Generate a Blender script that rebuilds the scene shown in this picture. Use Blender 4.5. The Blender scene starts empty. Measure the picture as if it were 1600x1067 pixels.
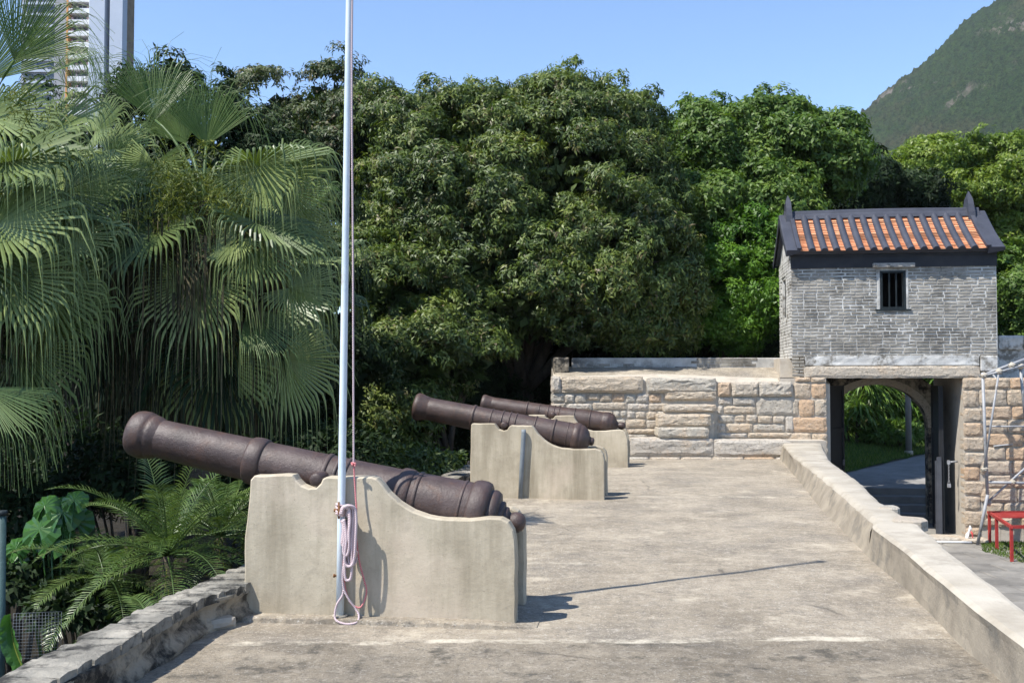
import bpy, math, random
import numpy as np
from mathutils import Vector, Matrix, noise
sc = bpy.context.scene
col = sc.collection
R = math.radians
rng = np.random.default_rng(7)
random.seed(7)

# ------------------------------------------------------------------ camera, sky, sun, exposure
PITCH = math.atan((590 - 533.5) / 1600)
cp, sp = math.cos(PITCH), math.sin(PITCH)
cam = bpy.data.cameras.new('camera'); cam.lens = 36; cam.sensor_width = 36
cam.clip_start = .05; cam.clip_end = 6000
camo = bpy.data.objects.new('camera', cam); col.objects.link(camo)
camo.location = (0, 0, 1.6); camo.rotation_euler = (math.pi / 2 + PITCH, 0, 0)
sc.camera = camo

SUN_EL = R(56); SUN_AZ = (-.863, -.505)
world = bpy.data.worlds.new('World'); sc.world = world; world.use_nodes = True
wn = world.node_tree.nodes; wl = world.node_tree.links
sky = wn.new('ShaderNodeTexSky'); sky.sky_type = 'NISHITA'; sky.sun_disc = False
sky.sun_elevation = SUN_EL; sky.sun_rotation = math.atan2(SUN_AZ[0], SUN_AZ[1]) % (2 * math.pi)
sky.altitude = 900; sky.air_density = 1.0; sky.dust_density = .15; sky.ozone_density = 5.0
wl.new(sky.outputs[0], wn['Background'].inputs[0]); wn['Background'].inputs[1].default_value = .143
sun = bpy.data.lights.new('sun', 'SUN'); sun.energy = 4.5; sun.angle = R(.53); sun.color = (1, .955, .88)
suno = bpy.data.objects.new('sun', sun); col.objects.link(suno)
ld = Vector((-SUN_AZ[0] * math.cos(SUN_EL), -SUN_AZ[1] * math.cos(SUN_EL), -math.sin(SUN_EL)))
suno.rotation_euler = ld.to_track_quat('-Z', 'Y').to_euler(); suno.location = (-20, -15, 30)
sc.view_settings.view_transform = 'Standard'; sc.view_settings.look = 'None'
sc.view_settings.exposure = .85; sc.view_settings.gamma = 1; sc.view_settings.use_curve_mapping = False
sc.cycles.max_bounces = 6; sc.cycles.diffuse_bounces = 3; sc.cycles.transparent_max_bounces = 4

# ------------------------------------------------------------------ helpers
def at(px, py, Y):
    u = (px - 800) / 1600; v = (533.5 - py) / 1600; k = Y / (cp - v * sp)
    return Vector((u * k, Y, 1.6 + (sp + v * cp) * k))
def gnd(px, py, z):
    u = (px - 800) / 1600; v = (533.5 - py) / 1600; k = (z - 1.6) / (sp + v * cp)
    return Vector((u * k, (cp - v * sp) * k, z))

def tag(o, label=None, cat=None, group=None, kind=None):
    if label: o['label'] = label
    if cat: o['category'] = cat
    if group: o['group'] = group
    if kind: o['kind'] = kind
    return o
def empty(name, loc=(0, 0, 0), rz=0, label=None, cat=None, group=None):
    o = bpy.data.objects.new(name, None); col.objects.link(o); o.empty_display_size = .2
    o.location = loc; o.rotation_euler = (0, 0, rz)
    return tag(o, label, cat, group)
def link(name, me, parent=None, loc=None, rot=None):
    o = bpy.data.objects.new(name, me); col.objects.link(o)
    if parent is not None: o.parent = parent
    if loc is not None: o.location = loc
    if rot is not None: o.rotation_euler = rot
    return o
def copy_tree(o, parent=None):
    c = o.copy(); col.objects.link(c); c.parent = parent
    for ch in list(o.children): copy_tree(ch, c)
    return c

class MB:
    def __init__(s): s.v = []; s.f = []; s.s = []; s.t = []
    def add(s, vs, fs, smooth=False, tint=.5):
        b = len(s.v); s.v.extend([tuple(p) for p in vs])
        for f in fs: s.f.append([b + i for i in f]); s.s.append(smooth); s.t.append(tint)
        return s
    def hexa(s, p, tint=.5):           # 0-3 bottom ring, 4-7 top ring
        return s.add(p, [(3, 2, 1, 0), (4, 5, 6, 7), (0, 1, 5, 4), (1, 2, 6, 5), (2, 3, 7, 6), (3, 0, 4, 7)], False, tint)
    def box(s, a, b, tint=.5):
        (x0, y0, z0), (x1, y1, z1) = a, b
        return s.hexa([(x0, y0, z0), (x1, y0, z0), (x1, y1, z0), (x0, y1, z0), (x0, y0, z1), (x1, y0, z1), (x1, y1, z1), (x0, y1, z1)], tint)
    def bar(s, a, b, w, h, tint=.5):    # rectangular bar from a to b
        a, b = Vector(a), Vector(b); d = (b - a).normalized()
        u = d.cross(Vector((0, 0, 1)))
        if u.length < .01: u = Vector((1, 0, 0))
        u.normalize(); n = u.cross(d)
        q = [(-w / 2, -h / 2), (w / 2, -h / 2), (w / 2, h / 2), (-w / 2, h / 2)]
        return s.hexa([a + u * x + n * y for x, y in q] + [b + u * x + n * y for x, y in q], tint)
    def tube(s, path, r, n=8, cap=True, smooth=True, tint=.5):
        path = [Vector(p) for p in path]; m = len(path)
        rr = r if hasattr(r, '__len__') else [r] * m
        vs = []; ref = Vector((.31, .17, .93)).normalized()
        for i, p in enumerate(path):
            d = (path[min(i + 1, m - 1)] - path[max(i - 1, 0)])
            d = d.normalized() if d.length > 1e-9 else Vector((0, 0, 1))
            u = d.cross(ref)
            if u.length < .05: u = d.cross(Vector((1, 0, 0)))
            u.normalize(); w = d.cross(u); ref = w if False else ref
            for k in range(n):
                a = 2 * math.pi * k / n; vs.append(p + (u * math.cos(a) + w * math.sin(a)) * rr[i])
        fs = [(i * n + k, i * n + (k + 1) % n, (i + 1) * n + (k + 1) % n, (i + 1) * n + k) for i in range(m - 1) for k in range(n)]
        s.add(vs, fs, smooth, tint)
        if cap:
            b = len(s.v) - m * n
            s.f.append([b + k for k in range(n)][::-1]); s.s.append(False); s.t.append(tint)
            s.f.append([b + (m - 1) * n + k for k in range(n)]); s.s.append(False); s.t.append(tint)
        return s
    def lathe(s, prof, n=40, tint=.5, jit=0):      # about local X: (x, r)
        vs = []; m = len(prof)
        for i, (x, r) in enumerate(prof):
            for k in range(n):
                a = 2 * math.pi * k / n
                q = r * (1 + jit * noise.noise(Vector((x * 9, math.cos(a) * 2, math.sin(a) * 2))))
                vs.append((x, q * math.cos(a), q * math.sin(a)))
        fs = [(i * n + k, (i + 1) * n + k, (i + 1) * n + (k + 1) % n, i * n + (k + 1) % n) for i in range(m - 1) for k in range(n)]
        return s.add(vs, fs, True, tint)
    def grid(s, rows, smooth=True, tint=.5):
        m = len(rows); n = len(rows[0])
        return s.add([p for r in rows for p in r], [(i * n + k, i * n + k + 1, (i + 1) * n + k + 1, (i + 1) * n + k) for i in range(m - 1) for k in range(n - 1)], smooth, tint)
    def mesh(s, name, mat):
        me = bpy.data.meshes.new(name); me.from_pydata(s.v, [], s.f); me.update()
        me.polygons.foreach_set('use_smooth', s.s)
        if any(t != .5 for t in s.t):
            a = me.attributes.new('tint', 'FLOAT', 'FACE'); a.data.foreach_set('value', s.t)
        if mat is not None: me.materials.append(mat)
        return me
    def build(s, name, mat, parent=None, loc=None, rot=None):
        return link(name, s.mesh(name, mat), parent, loc, rot)
def fix_normals(me):
    import bmesh
    bm = bmesh.new(); bm.from_mesh(me); bmesh.ops.recalc_face_normals(bm, faces=bm.faces); bm.to_mesh(me); bm.free()
def bevel(o, w, seg=2):
    m = o.modifiers.new('bevel', 'BEVEL'); m.width = w; m.segments = seg; m.limit_method = 'ANGLE'; m.angle_limit = R(35)
    return o

# ------------------------------------------------------------------ materials
class NT:
    def __init__(s, name):
        s.m = bpy.data.materials.new(name); s.m.use_nodes = True
        s.t = s.m.node_tree; s.b = s.t.nodes['Principled BSDF']; s.out = s.t.nodes['Material Output']
    def n(s, ty, **kw):
        x = s.t.nodes.new('ShaderNode' + ty)
        for k, v in kw.items(): setattr(x, k, v)
        return x
    def l(s, a, b): s.t.links.new(a, b)
    def pos(s, stretch=(1, 1, 1), obj_off=True, obj=False):
        if obj:
            g = s.n('TexCoord').outputs['Object']
        else: g = s.n('NewGeometry').outputs['Position']
        v = s.n('VectorMath', operation='MULTIPLY'); s.l(g, v.inputs[0]); v.inputs[1].default_value = stretch
        return v.outputs[0]
    def noise(s, vec, scale, detail=6, rough=.6, dist=0):
        x = s.n('TexNoise'); s.l(vec, x.inputs['Vector']); x.inputs['Scale'].default_value = scale
        x.inputs['Detail'].default_value = detail; x.inputs['Roughness'].default_value = rough; x.inputs['Distortion'].default_value = dist
        return x.outputs['Fac']
    def ramp(s, fac, stops, interp='LINEAR'):
        r = s.n('ValToRGB'); s.l(fac, r.inputs[0]); e = r.color_ramp.elements; r.color_ramp.interpolation = interp
        while len(e) < len(stops): e.new(.5)
        for i, (p, c) in enumerate(stops):
            e[i].position = p; c = c if hasattr(c, '__len__') else (c, c, c); e[i].color = (*c, 1)
        return r.outputs[0]
    def mix(s, fac, a, b, mode='MIX'):
        x = s.n('MixRGB', blend_type=mode)
        for i, q in ((0, fac), (1, a), (2, b)):
            if isinstance(q, (int, float)): x.inputs[i].default_value = q if i == 0 else (q, q, q, 1)
            elif isinstance(q, tuple): x.inputs[i].default_value = (*q, 1)
            else: s.l(q, x.inputs[i])
        return x.outputs[0]
    def math(s, op, a, b=0.0, clamp=False):
        x = s.n('Math', operation=op); x.use_clamp = clamp
        for i, q in ((0, a), (1, b)):
            if isinstance(q, (int, float)): x.inputs[i].default_value = q
            else: s.l(q, x.inputs[i])
        return x.outputs[0]
    def bump(s, h, strength=.3, dist=.02, prev=None):
        x = s.n('Bump'); x.inputs['Strength'].default_value = strength; x.inputs['Distance'].default_value = dist
        s.l(h, x.inputs['Height'])
        if prev is not None: s.l(prev, x.inputs['Normal'])
        return x.outputs[0]
    def fin(s, color, rough=.85, normal=None, spec=.3, metal=0):
        if isinstance(color, tuple): s.b.inputs['Base Color'].default_value = (*color, 1)
        else: s.l(color, s.b.inputs['Base Color'])
        if isinstance(rough, (int, float)): s.b.inputs['Roughness'].default_value = rough
        else: s.l(rough, s.b.inputs['Roughness'])
        s.b.inputs['Specular IOR Level'].default_value = spec; s.b.inputs['Metallic'].default_value = metal
        if normal is not None: s.l(normal, s.b.inputs['Normal'])
        return s.m

def mottled(name, c0, c1, c2, scale=3, rough=.85, bump=.35, bscale=60, bdist=.01, stain=None, sscale=1.2, slo=.55, shi=.72, stretch=(1, 1, 1), spec=.25, rnd=0, tint=0, metal=0, fleck=None):
    k = NT(name); p = k.pos(stretch); p1 = k.pos()
    c = k.ramp(k.noise(p, scale, 8, .65), [(.28, c0), (.5, c1), (.74, c2)])
    if fleck: c = k.mix(k.ramp(k.noise(p1, fleck[1], 3, .6), [(fleck[2], 0), (fleck[2] + .06, 1)]), c, fleck[0])
    if stain: c = k.mix(k.ramp(k.noise(p, sscale, 9, .7), [(slo, 0), (shi, 1)]), c, stain)
    if rnd:
        oi = k.n('ObjectInfo'); c = k.mix(1.0, c, k.ramp(oi.outputs['Random'], [(0, 1 - rnd), (1, 1 + rnd)]), 'MULTIPLY')
    if tint:
        a = k.n('Attribute', attribute_name='tint'); c = k.mix(1.0, c, k.ramp(a.outputs['Fac'], [(0, 1 - tint), (1, 1 + tint)]), 'MULTIPLY')
    n = k.bump(k.noise(p1, bscale, 6, .7), bump, bdist)
    return k.fin(c, rough, n, spec, metal)

def mat_floor():
    k = NT('weathered_concrete_floor'); p = k.pos(); ps = k.pos()
    c = k.ramp(k.noise(p, 1.1, 10, .72), [(.3, (.19, .16, .12)), (.5, (.33, .283, .217)), (.7, (.44, .38, .295))])
    # broad dark weathering, streaked across the terrace
    c = k.mix(k.ramp(k.noise(ps, .9, 10, .75), [(.48, 0), (.68, .75)]), c, (.17, .155, .135))
    c = k.mix(k.ramp(k.noise(p, 2.6, 9, .78), [(.55, 0), (.68, .65)]), c, (.13, .12, .105))
    c = k.mix(k.ramp(k.noise(p, 9, 8, .8), [(.4, .45), (.5, 0)]), c, (.16, .14, .115))
    c = k.mix(k.ramp(k.noise(p, 13, 8, .8), [(.52, 0), (.62, .4)]), c, (.56, .51, .43))
    c = k.mix(k.ramp(k.noise(p, 60, 3, .6), [(.6, 0), (.68, .7)]), c, (.6, .56, .49))
    c = k.mix(k.ramp(k.noise(p, 45, 4, .7), [(.34, .65), (.44, 0)]), c, (.1, .09, .075))
    # pale repaired joints that cross the terrace
    sx = k.n('SeparateXYZ'); k.l(k.n('NewGeometry').outputs['Position'], sx.inputs[0])
    w = k.math('MULTIPLY', k.math('SUBTRACT', k.noise(k.pos((1, .3, 1)), 1.7, 8, .72), .5), .13)
    near = k.math('LESS_THAN', k.math('ADD', k.math('ADD', sx.outputs['Y'], k.math('MULTIPLY', sx.outputs['X'], -.03)), w), 6.28)
    c = k.mix(k.ramp(k.noise(p, 1.9, 8, .7), [(.56, 0), (.66, .7)]), c, (.52, .455, .355))
    c = k.mix(k.math('MULTIPLY', near, k.ramp(k.noise(p, 3.1, 8, .75), [(.54, 0), (.63, .75)])), c, (.085, .08, .07))
    c = k.mix(k.math('MULTIPLY', near, .5), c, k.mix(1.0, c, (.52, .515, .5), 'MULTIPLY'))
    for y0, sl, wd, amt in ((6.28, -.03, .06, .9), (8.9, .02, .05, .3), (13.9, .02, .09, .5)):
        yy = k.math('ADD', k.math('ADD', sx.outputs['Y'], k.math('MULTIPLY', sx.outputs['X'], sl)), w)
        d = k.math('ABSOLUTE', k.math('SUBTRACT', yy, y0))
        m = k.ramp(k.math('DIVIDE', d, wd), [(.55, 1), (1, 0)])
        br = k.ramp(k.noise(p, 2.3 + y0 * .1, 8, .75), [(.46, 0), (.6, amt)])
        c = k.mix(k.math('MULTIPLY', m, br), c, (.6, .54, .43))
    h = k.noise(p, 28, 8, .75); h2 = k.noise(p, 130, 3, .6)
    vo = k.n('TexVoronoi'); vo.feature = 'DISTANCE_TO_EDGE'; k.l(k.mix(.12, p, k.n('TexNoise').outputs['Color']), vo.inputs['Vector']); vo.inputs['Scale'].default_value = .55
    ck = k.math('MULTIPLY', k.ramp(vo.outputs['Distance'], [(.002, 1), (.006, 0)]), k.ramp(k.noise(p, 1.3, 6, .7), [(.5, 0), (.6, .6)]))
    c = k.mix(ck, c, (.08, .07, .06))
    n = k.bump(h2, .5, .008, k.bump(h, .6, .035))
    return k.fin(c, .92, n, .15)

def mat_plaster():
    k = NT('pale_cement_render'); p = k.pos(); pv = k.pos((3.2, 3.2, .35))
    c = k.ramp(k.noise(p, 2.2, 9, .65), [(.3, (.35, .30, .222)), (.52, (.465, .405, .305)), (.72, (.54, .475, .365))])
    c = k.mix(k.ramp(k.noise(pv, 1.3, 8, .65), [(.45, 0), (.68, .9)]), c, (.25, .212, .15))      # drip streaks
    c = k.mix(k.ramp(k.noise(p, 5.5, 9, .75), [(.55, 0), (.72, .5)]), c, (.27, .23, .175))
    c = k.mix(k.ramp(k.noise(p, 1.0, 6, .6), [(.56, 0), (.7, .4)]), c, (.62, .5, .4))
    c = k.mix(k.ramp(k.noise(p, 90, 2, .5), [(.66, 0), (.72, .5)]), c, (.2, .18, .14))
    n = k.bump(k.noise(p, 150, 4, .6), .2, .004, k.bump(k.noise(p, 14, 7, .7), .25, .02))
    return k.fin(c, .88, n, .2)

def mat_iron():
    k = NT('rust_brown_painted_iron'); p = k.pos()
    c = k.ramp(k.noise(p, 5, 9, .7), [(.3, (.032, .02, .017)), (.5, (.058, .037, .032)), (.72, (.09, .062, .055))])
    c = k.mix(k.ramp(k.noise(p, 9, 8, .75), [(.52, 0), (.66, .75)]), c, (.085, .042, .026))
    c = k.mix(k.ramp(k.noise(p, 55, 4, .65), [(.66, 0), (.73, .5)]), c, (.22, .185, .165))
    c = k.mix(k.ramp(k.noise(p, 16, 9, .8), [(.62, 0), (.72, .7)]), c, (.011, .009, .009))
    h = k.noise(p, 38, 8, .75)
    n = k.bump(k.noise(p, 160, 3, .6), .3, .005, k.bump(h, .45, .012))
    r = k.ramp(k.noise(p, 12, 6, .7), [(.3, .36), (.7, .58)])
    return k.fin(c, r, n, .5)

def mat_stone(name='hewn_granite', cols=None):
    k = NT(name); p = k.pos(); oi = k.n('ObjectInfo')
    base = k.ramp(oi.outputs['Random'], cols or [(0, (.52, .45, .36)), (.18, (.5, .45, .375)), (.36, (.53, .445, .34)), (.5, (.48, .44, .37)), (.64, (.53, .48, .41)), (.78, (.53, .395, .275)), (.9, (.51, .465, .395)), (1, (.5, .42, .33))], 'CONSTANT')
    c = k.mix(k.ramp(k.noise(p, 2.6, 8, .7), [(.52, 0), (.7, .6)]), base, (.58, .4, .24))      # iron-stained patches
    c = k.mix(k.ramp(k.noise(p, 4, 9, .7), [(.52, 0), (.7, .35)]), c, (.34, .315, .28))
    c = k.mix(k.ramp(k.noise(p, 22, 6, .7), [(.35, .75), (.47, 0)]), c, (.2, .175, .14))
    c = k.mix(k.ramp(k.noise(p, 30, 4, .6), [(.58, 0), (.68, .5)]), c, (.62, .57, .49))
    n = k.bump(k.noise(p, 85, 5, .7), .5, .012, k.bump(k.noise(p, 17, 8, .75), .9, .05))
    return k.fin(c, .9, n, .15)

def mat_brick():
    k = NT('grey_brick'); p = k.pos(); oi = k.n('ObjectInfo'); a = k.n('Attribute', attribute_name='tint')
    r = k.math('FRACT', k.math('ADD', k.math('MULTIPLY', a.outputs['Fac'], 1.0), k.math('MULTIPLY', oi.outputs['Random'], 3.7)))
    c = k.ramp(r, [(0, (.25, .232, .198)), (.25, (.325, .302, .262)), (.5, (.28, .258, .22)), (.75, (.365, .338, .288)), (1, (.23, .215, .187))])
    c = k.mix(k.ramp(k.noise(p, 1.7, 8, .7), [(.43, 0), (.6, .8)]), c, (.085, .078, .066))       # grime clouds
    c = k.mix(k.ramp(k.noise(p, 2.9, 9, .72), [(.57, 0), (.68, .75)]), c, (.47, .45, .42))    # lime bloom
    c = k.mix(k.ramp(k.noise(p, 40, 4, .6), [(.58, 0), (.7, .5)]), c, (.4, .38, .35))
    n = k.bump(k.noise(p, 70, 6, .7), .6, .012)
    return k.fin(c, .9, n, .15)

def mat_leaf(name, stops, rough=.45, transl=.3, spec=.4):
    k = NT(name); a = k.n('Attribute', attribute_name='tint')
    c = k.ramp(a.outputs['Fac'], stops)
    k.fin(c, rough, None, spec)
    if transl:
        tr = k.n('BsdfTranslucent'); k.l(k.mix(1.0, c, (1.25, 1.35, .5), 'MULTIPLY'), tr.inputs[0])
        mx = k.n('MixShader'); mx.inputs[0].default_value = transl
        k.l(k.b.outputs[0], mx.inputs[1]); k.l(tr.outputs[0], mx.inputs[2]); k.l(mx.outputs[0], k.out.inputs[0])
    return k.m

M = {}
M['floor'] = mat_floor(); M['plaster'] = mat_plaster(); M['iron'] = mat_iron(); M['stone'] = mat_stone(); M['brick'] = mat_brick()
M['warmstone'] = mat_stone('orange_granite', [(0, (.5, .41, .31)), (.2, (.53, .4, .28)), (.4, (.5, .43, .34)), (.6, (.54, .38, .25)), (.8, (.52, .42, .31)), (1, (.48, .4, .31))])
M['mortar'] = mottled('lime_mortar', (.38, .33, .27), (.46, .41, .34), (.52, .48, .41), 6, .95, .5, 50, .02, (.2, .18, .15), 3, .55, .72)
M['brickmortar'] = mottled('pale_brick_mortar', (.3, .29, .27), (.48, .47, .44), (.66, .65, .62), 2.2, .95, .4, 60, .01, (.13, .12, .105), 1.6, .47, .66)
M['limewash'] = mottled('flaking_limewash', (.36, .35, .33), (.52, .51, .48), (.64, .63, .6), 4, .9, .4, 50, .01, (.2, .185, .16), 3.4, .5, .6)
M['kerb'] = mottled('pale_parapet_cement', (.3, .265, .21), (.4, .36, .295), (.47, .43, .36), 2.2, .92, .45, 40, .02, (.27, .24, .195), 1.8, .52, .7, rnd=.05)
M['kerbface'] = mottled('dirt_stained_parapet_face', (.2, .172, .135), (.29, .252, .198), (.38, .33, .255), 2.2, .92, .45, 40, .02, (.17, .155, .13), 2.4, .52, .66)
M['cop'] = mottled('mossy_grey_coping', (.13, .122, .105), (.25, .235, .2), (.45, .41, .34), 3.5, .92, .8, 45, .02, (.05, .048, .043), 4.5, .48, .6, rnd=.12)
M['rubble'] = mottled('black_stained_rubble', (.22, .19, .145), (.36, .31, .235), (.45, .4, .31), 3, .95, .8, 22, .04, (.035, .033, .03), 3.4, .42, .56)
M['slab'] = mottled('courtyard_stone_paving', (.13, .122, .108), (.21, .197, .175), (.3, .28, .245), 1.8, .9, .5, 40, .02, (.12, .115, .105), 1.2, .52, .7, rnd=.15)
M['path'] = mottled('grey_concrete_path', (.17, .163, .152), (.23, .22, .205), (.28, .27, .255), 2, .9, .4, 50, .01)
M['soil'] = mottled('dark_garden_soil', (.012, .010, .006), (.022, .018, .011), (.04, .032, .02), 5, .95, .8, 20, .05)
M['slate'] = mottled('dark_slate_paint', (.03, .033, .045), (.042, .046, .062), (.06, .064, .08), 3, .62, .3, 40, .01, spec=.35)
M['band'] = mottled('black_cornice_and_room_shade', (.022, .024, .03), (.034, .036, .042), (.05, .05, .055), 4, .75, .3, 40, .01)
M['tile'] = mottled('terracotta_tile', (.42, .16, .08), (.52, .24, .125), (.6, .33, .2), 9, .85, .4, 60, .01, (.3, .12, .06), 6, .58, .72, rnd=.08, tint=.45)
M['door'] = mottled('black_gate_paint', (.006, .0065, .008), (.009, .01, .012), (.014, .015, .017), 4, .65, .2, 40, .01, spec=.4)
M['doorgrey'] = mottled('grey_gate_steel', (.05, .054, .064), (.07, .074, .085), (.09, .094, .105), 4, .5, .2, 40, .01)
M['frame'] = mottled('dark_green_window_paint', (.008, .012, .013), (.012, .017, .019), (.018, .025, .027), 6, .55, .2, 60, .01)
M['polepaint'] = mottled('white_blue_pole_paint', (.44, .53, .6), (.58, .66, .71), (.68, .73, .76), 6, .42, .15, 60, .005, (.34, .2, .11), 2.6, .6, .7, stretch=(1, 1, .5), spec=.5)
M['steel'] = mottled('galvanised_tube', (.2, .205, .215), (.29, .295, .305), (.38, .385, .39), 7, .55, .2, 80, .005, (.17, .15, .125), 4, .55, .7, metal=.15)
M['conduit'] = mottled('grey_conduit', (.15, .17, .19), (.19, .215, .235), (.24, .26, .28), 6, .5, .2, 60, .005, (.15, .13, .11), 7, .62, .72)
M['lintel'] = mottled('grey_weathered_lintel', (.2, .19, .17), (.33, .31, .28), (.42, .4, .36), 6, .9, .5, 50, .01, (.08, .075, .065), 4, .54, .66)
M['teal'] = mottled('faded_teal_post_paint', (.03, .06, .06), (.045, .085, .085), (.06, .11, .105), 5, .6)
M['rust'] = mottled('rusty_bolt', (.1, .045, .02), (.17, .08, .035), (.25, .13, .06), 20, .85, .4, 80, .005)
M['red'] = mottled('red_oxide_paint', (.22, .02, .018), (.32, .032, .028), (.4, .06, .05), 5, .5, .2, 60, .005)
M['white'] = mottled('white_plastic', (.68, .68, .66), (.78, .78, .76), (.82, .82, .8), 8, .5, .1, 60, .005)
M['pink'] = mottled('red_tape', (.55, .05, .05), (.65, .08, .08), (.7, .2, .2), 8, .7)
M['bark'] = mottled('tree_bark', (.035, .028, .02), (.07, .056, .042), (.12, .1, .08), 6, .95, .9, 30, .03, stretch=(1, 1, .3))
M['palmbark'] = mottled('palm_trunk_bark', (.04, .032, .024), (.08, .065, .048), (.14, .115, .085), 5, .95, .9, 25, .03, stretch=(.4, .4, 3))
M['dead'] = mottled('dry_palm_thatch', (.04, .036, .02), (.075, .066, .036), (.14, .115, .065), 14, .9, tint=.5)
M['tw'] = mottled('tower_pale_paint', (.42, .47, .55), (.47, .52, .6), (.52, .56, .63), .2, .8, .1, 4, .01, spec=.2)
M['twwhite'] = mottled('tower_white_paint', (.66, .66, .66), (.74, .74, .74), (.8, .8, .8), .5, .8, .1, 4, .01, spec=.2)
M['twgrey'] = mottled('tower_grey_wall', (.28, .28, .29), (.34, .34, .35), (.4, .4, .4), .5, .8, .1, 4, .01, spec=.2)
M['twbrown'] = mottled('tower_brown_recess', (.16, .115, .07), (.22, .165, .105), (.27, .2, .13), .4, .8, .1, 4, .01, spec=.2)
M['tworange'] = mottled('tower_orange_stripe', (.55, .24, .07), (.62, .3, .1), (.66, .34, .14), .6, .8, .1, 4, .01, spec=.2)
M['glass'] = mottled('dark_window_glass', (.03, .04, .05), (.06, .075, .09), (.12, .14, .16), .5, .15, .05, 4, .01, spec=.5, rnd=.4)
M['bloom'] = mottled('laundry_cloth', (.3, .25, .25), (.5, .3, .28), (.4, .42, .5), .8, .9, rnd=.3)

def rope_mat(name, a, b):
    k = NT(name); p = k.pos()
    w = k.n('TexWave'); w.wave_type = 'BANDS'; w.bands_direction = 'DIAGONAL'; k.l(p, w.inputs[0]); w.inputs['Scale'].default_value = 55; w.inputs['Distortion'].default_value = 1
    c = k.mix(k.ramp(w.outputs['Fac'], [(.35, 0), (.65, 1)]), a, b)
    return k.fin(c, .85, k.bump(w.outputs['Fac'], .6, .004), .2)
M['rope'] = rope_mat('white_pink_rope', (.66, .6, .6), (.5, .33, .36))
M['redrope'] = rope_mat('red_rope', (.55, .1, .11), (.62, .34, .34))

def mat_hill():
    k = NT('hill_scrub'); p = k.pos()
    c = k.ramp(k.noise(p, .03, 10, .75), [(.3, (.012, .034, .012)), (.48, (.03, .064, .02)), (.62, (.05, .088, .027)), (.75, (.07, .09, .033))])
    c = k.mix(k.ramp(k.noise(p, .17, 6, .7), [(.45, 0), (.6, .8)]), c, (.022, .045, .02))
    c = k.mix(k.ramp(k.noise(p, .008, 8, .7), [(.5, 0), (.64, .7)]), c, (.09, .075, .048))
    rk = k.math('MULTIPLY', k.ramp(k.noise(p, .013, 6, .65), [(.58, 0), (.66, .85)]), k.ramp(k.noise(k.pos((1, 1, .6)), .075, 8, .7), [(.51, 0), (.58, .95)]))
    c = k.mix(k.ramp(k.noise(p, .33, 4, .75), [(.42, .85), (.55, 0)]), c, (.010, .022, .011))
    c = k.mix(k.ramp(k.noise(p, .8, 3, .7), [(.5, 0), (.62, .45)]), c, (.085, .115, .045))
    c = k.mix(rk, c, (.26, .215, .19))
    n = k.bump(k.noise(p, .3, 6, .75), 1.0, 5)
    return k.fin(c, .95, n, .05)
M['hill'] = mat_hill()

def mat_grass_ground():
    k = NT('grassy_earth'); p = k.pos()
    c = k.ramp(k.noise(p, 3, 9, .75), [(.32, (.03, .06, .012)), (.5, (.055, .1, .02)), (.7, (.1, .13, .035))])
    c = k.mix(k.ramp(k.noise(p, 1.5, 8, .7), [(.6, 0), (.7, .8)]), c, (.1, .075, .045))
    return k.fin(c, .95, k.bump(k.noise(p, 30, 6, .7), .8, .05), .1)
M['grassground'] = mat_grass_ground()

LF = {
 'lychee': mat_leaf('dark_lychee_leaf', [(0, (.026, .044, .014)), (.35, (.064, .1, .026)), (.7, (.112, .162, .034)), (.86, (.175, .215, .048)), (.93, (.15, .115, .065)), (1, (.18, .2, .05))], .5, .25, .4),
 'olive': mat_leaf('olive_leaf', [(0, (.018, .033, .012)), (.4, (.042, .068, .022)), (.8, (.075, .105, .034)), (1, (.14, .1, .065))], .5, .22, .35),
 'bright': mat_leaf('bright_green_leaf', [(0, (.03, .066, .012)), (.4, (.072, .132, .022)), (.8, (.12, .195, .034)), (1, (.19, .25, .055))], .5, .3, .35),
 'lime': mat_leaf('lime_shrub_leaf', [(0, (.035, .09, .01)), (.5, (.085, .19, .018)), (1, (.15, .27, .03))], .45, .35, .35),
 'yellowgreen': mat_leaf('yellow_green_leaf', [(0, (.055, .1, .012)), (.5, (.14, .21, .026)), (1, (.23, .28, .05))], .45, .35, .35),
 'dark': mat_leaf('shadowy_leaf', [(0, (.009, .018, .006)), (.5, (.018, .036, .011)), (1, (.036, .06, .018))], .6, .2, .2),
 'fan': mat_leaf('fan_palm_frond', [(0, (.03, .055, .018)), (.4, (.105, .15, .048)), (.75, (.21, .265, .09)), (1, (.29, .34, .14))], .42, .18, .4),
 'fangreen': mat_leaf('young_fan_palm_frond', [(0, (.045, .09, .022)), (.5, (.1, .165, .05)), (1, (.17, .23, .085))], .4, .3, .4),
 'pinnate': mat_leaf('dwarf_palm_frond', [(0, (.025, .055, .014)), (.5, (.065, .115, .028)), (1, (.15, .2, .06))], .35, .2, .5),
 'round': mat_leaf('glossy_round_leaf', [(0, (.03, .09, .02)), (1, (.07, .17, .04))], .25, .25, .5),
 'flower': mat_leaf('palm_flower_stalk', [(0, (.045, .07, .01)), (.6, (.1, .13, .016)), (1, (.2, .21, .028))], .6, .2, .3),
 'strap': mat_leaf('strap_leaf', [(0, (.05, .11, .018)), (.5, (.12, .21, .036)), (1, (.2, .28, .065))], .35, .25, .45),
 'grass': mat_leaf('grass_blade', [(0, (.045, .09, .012)), (.5, (.085, .15, .02)), (1, (.15, .19, .05))], .6, .3, .25),
}

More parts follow.
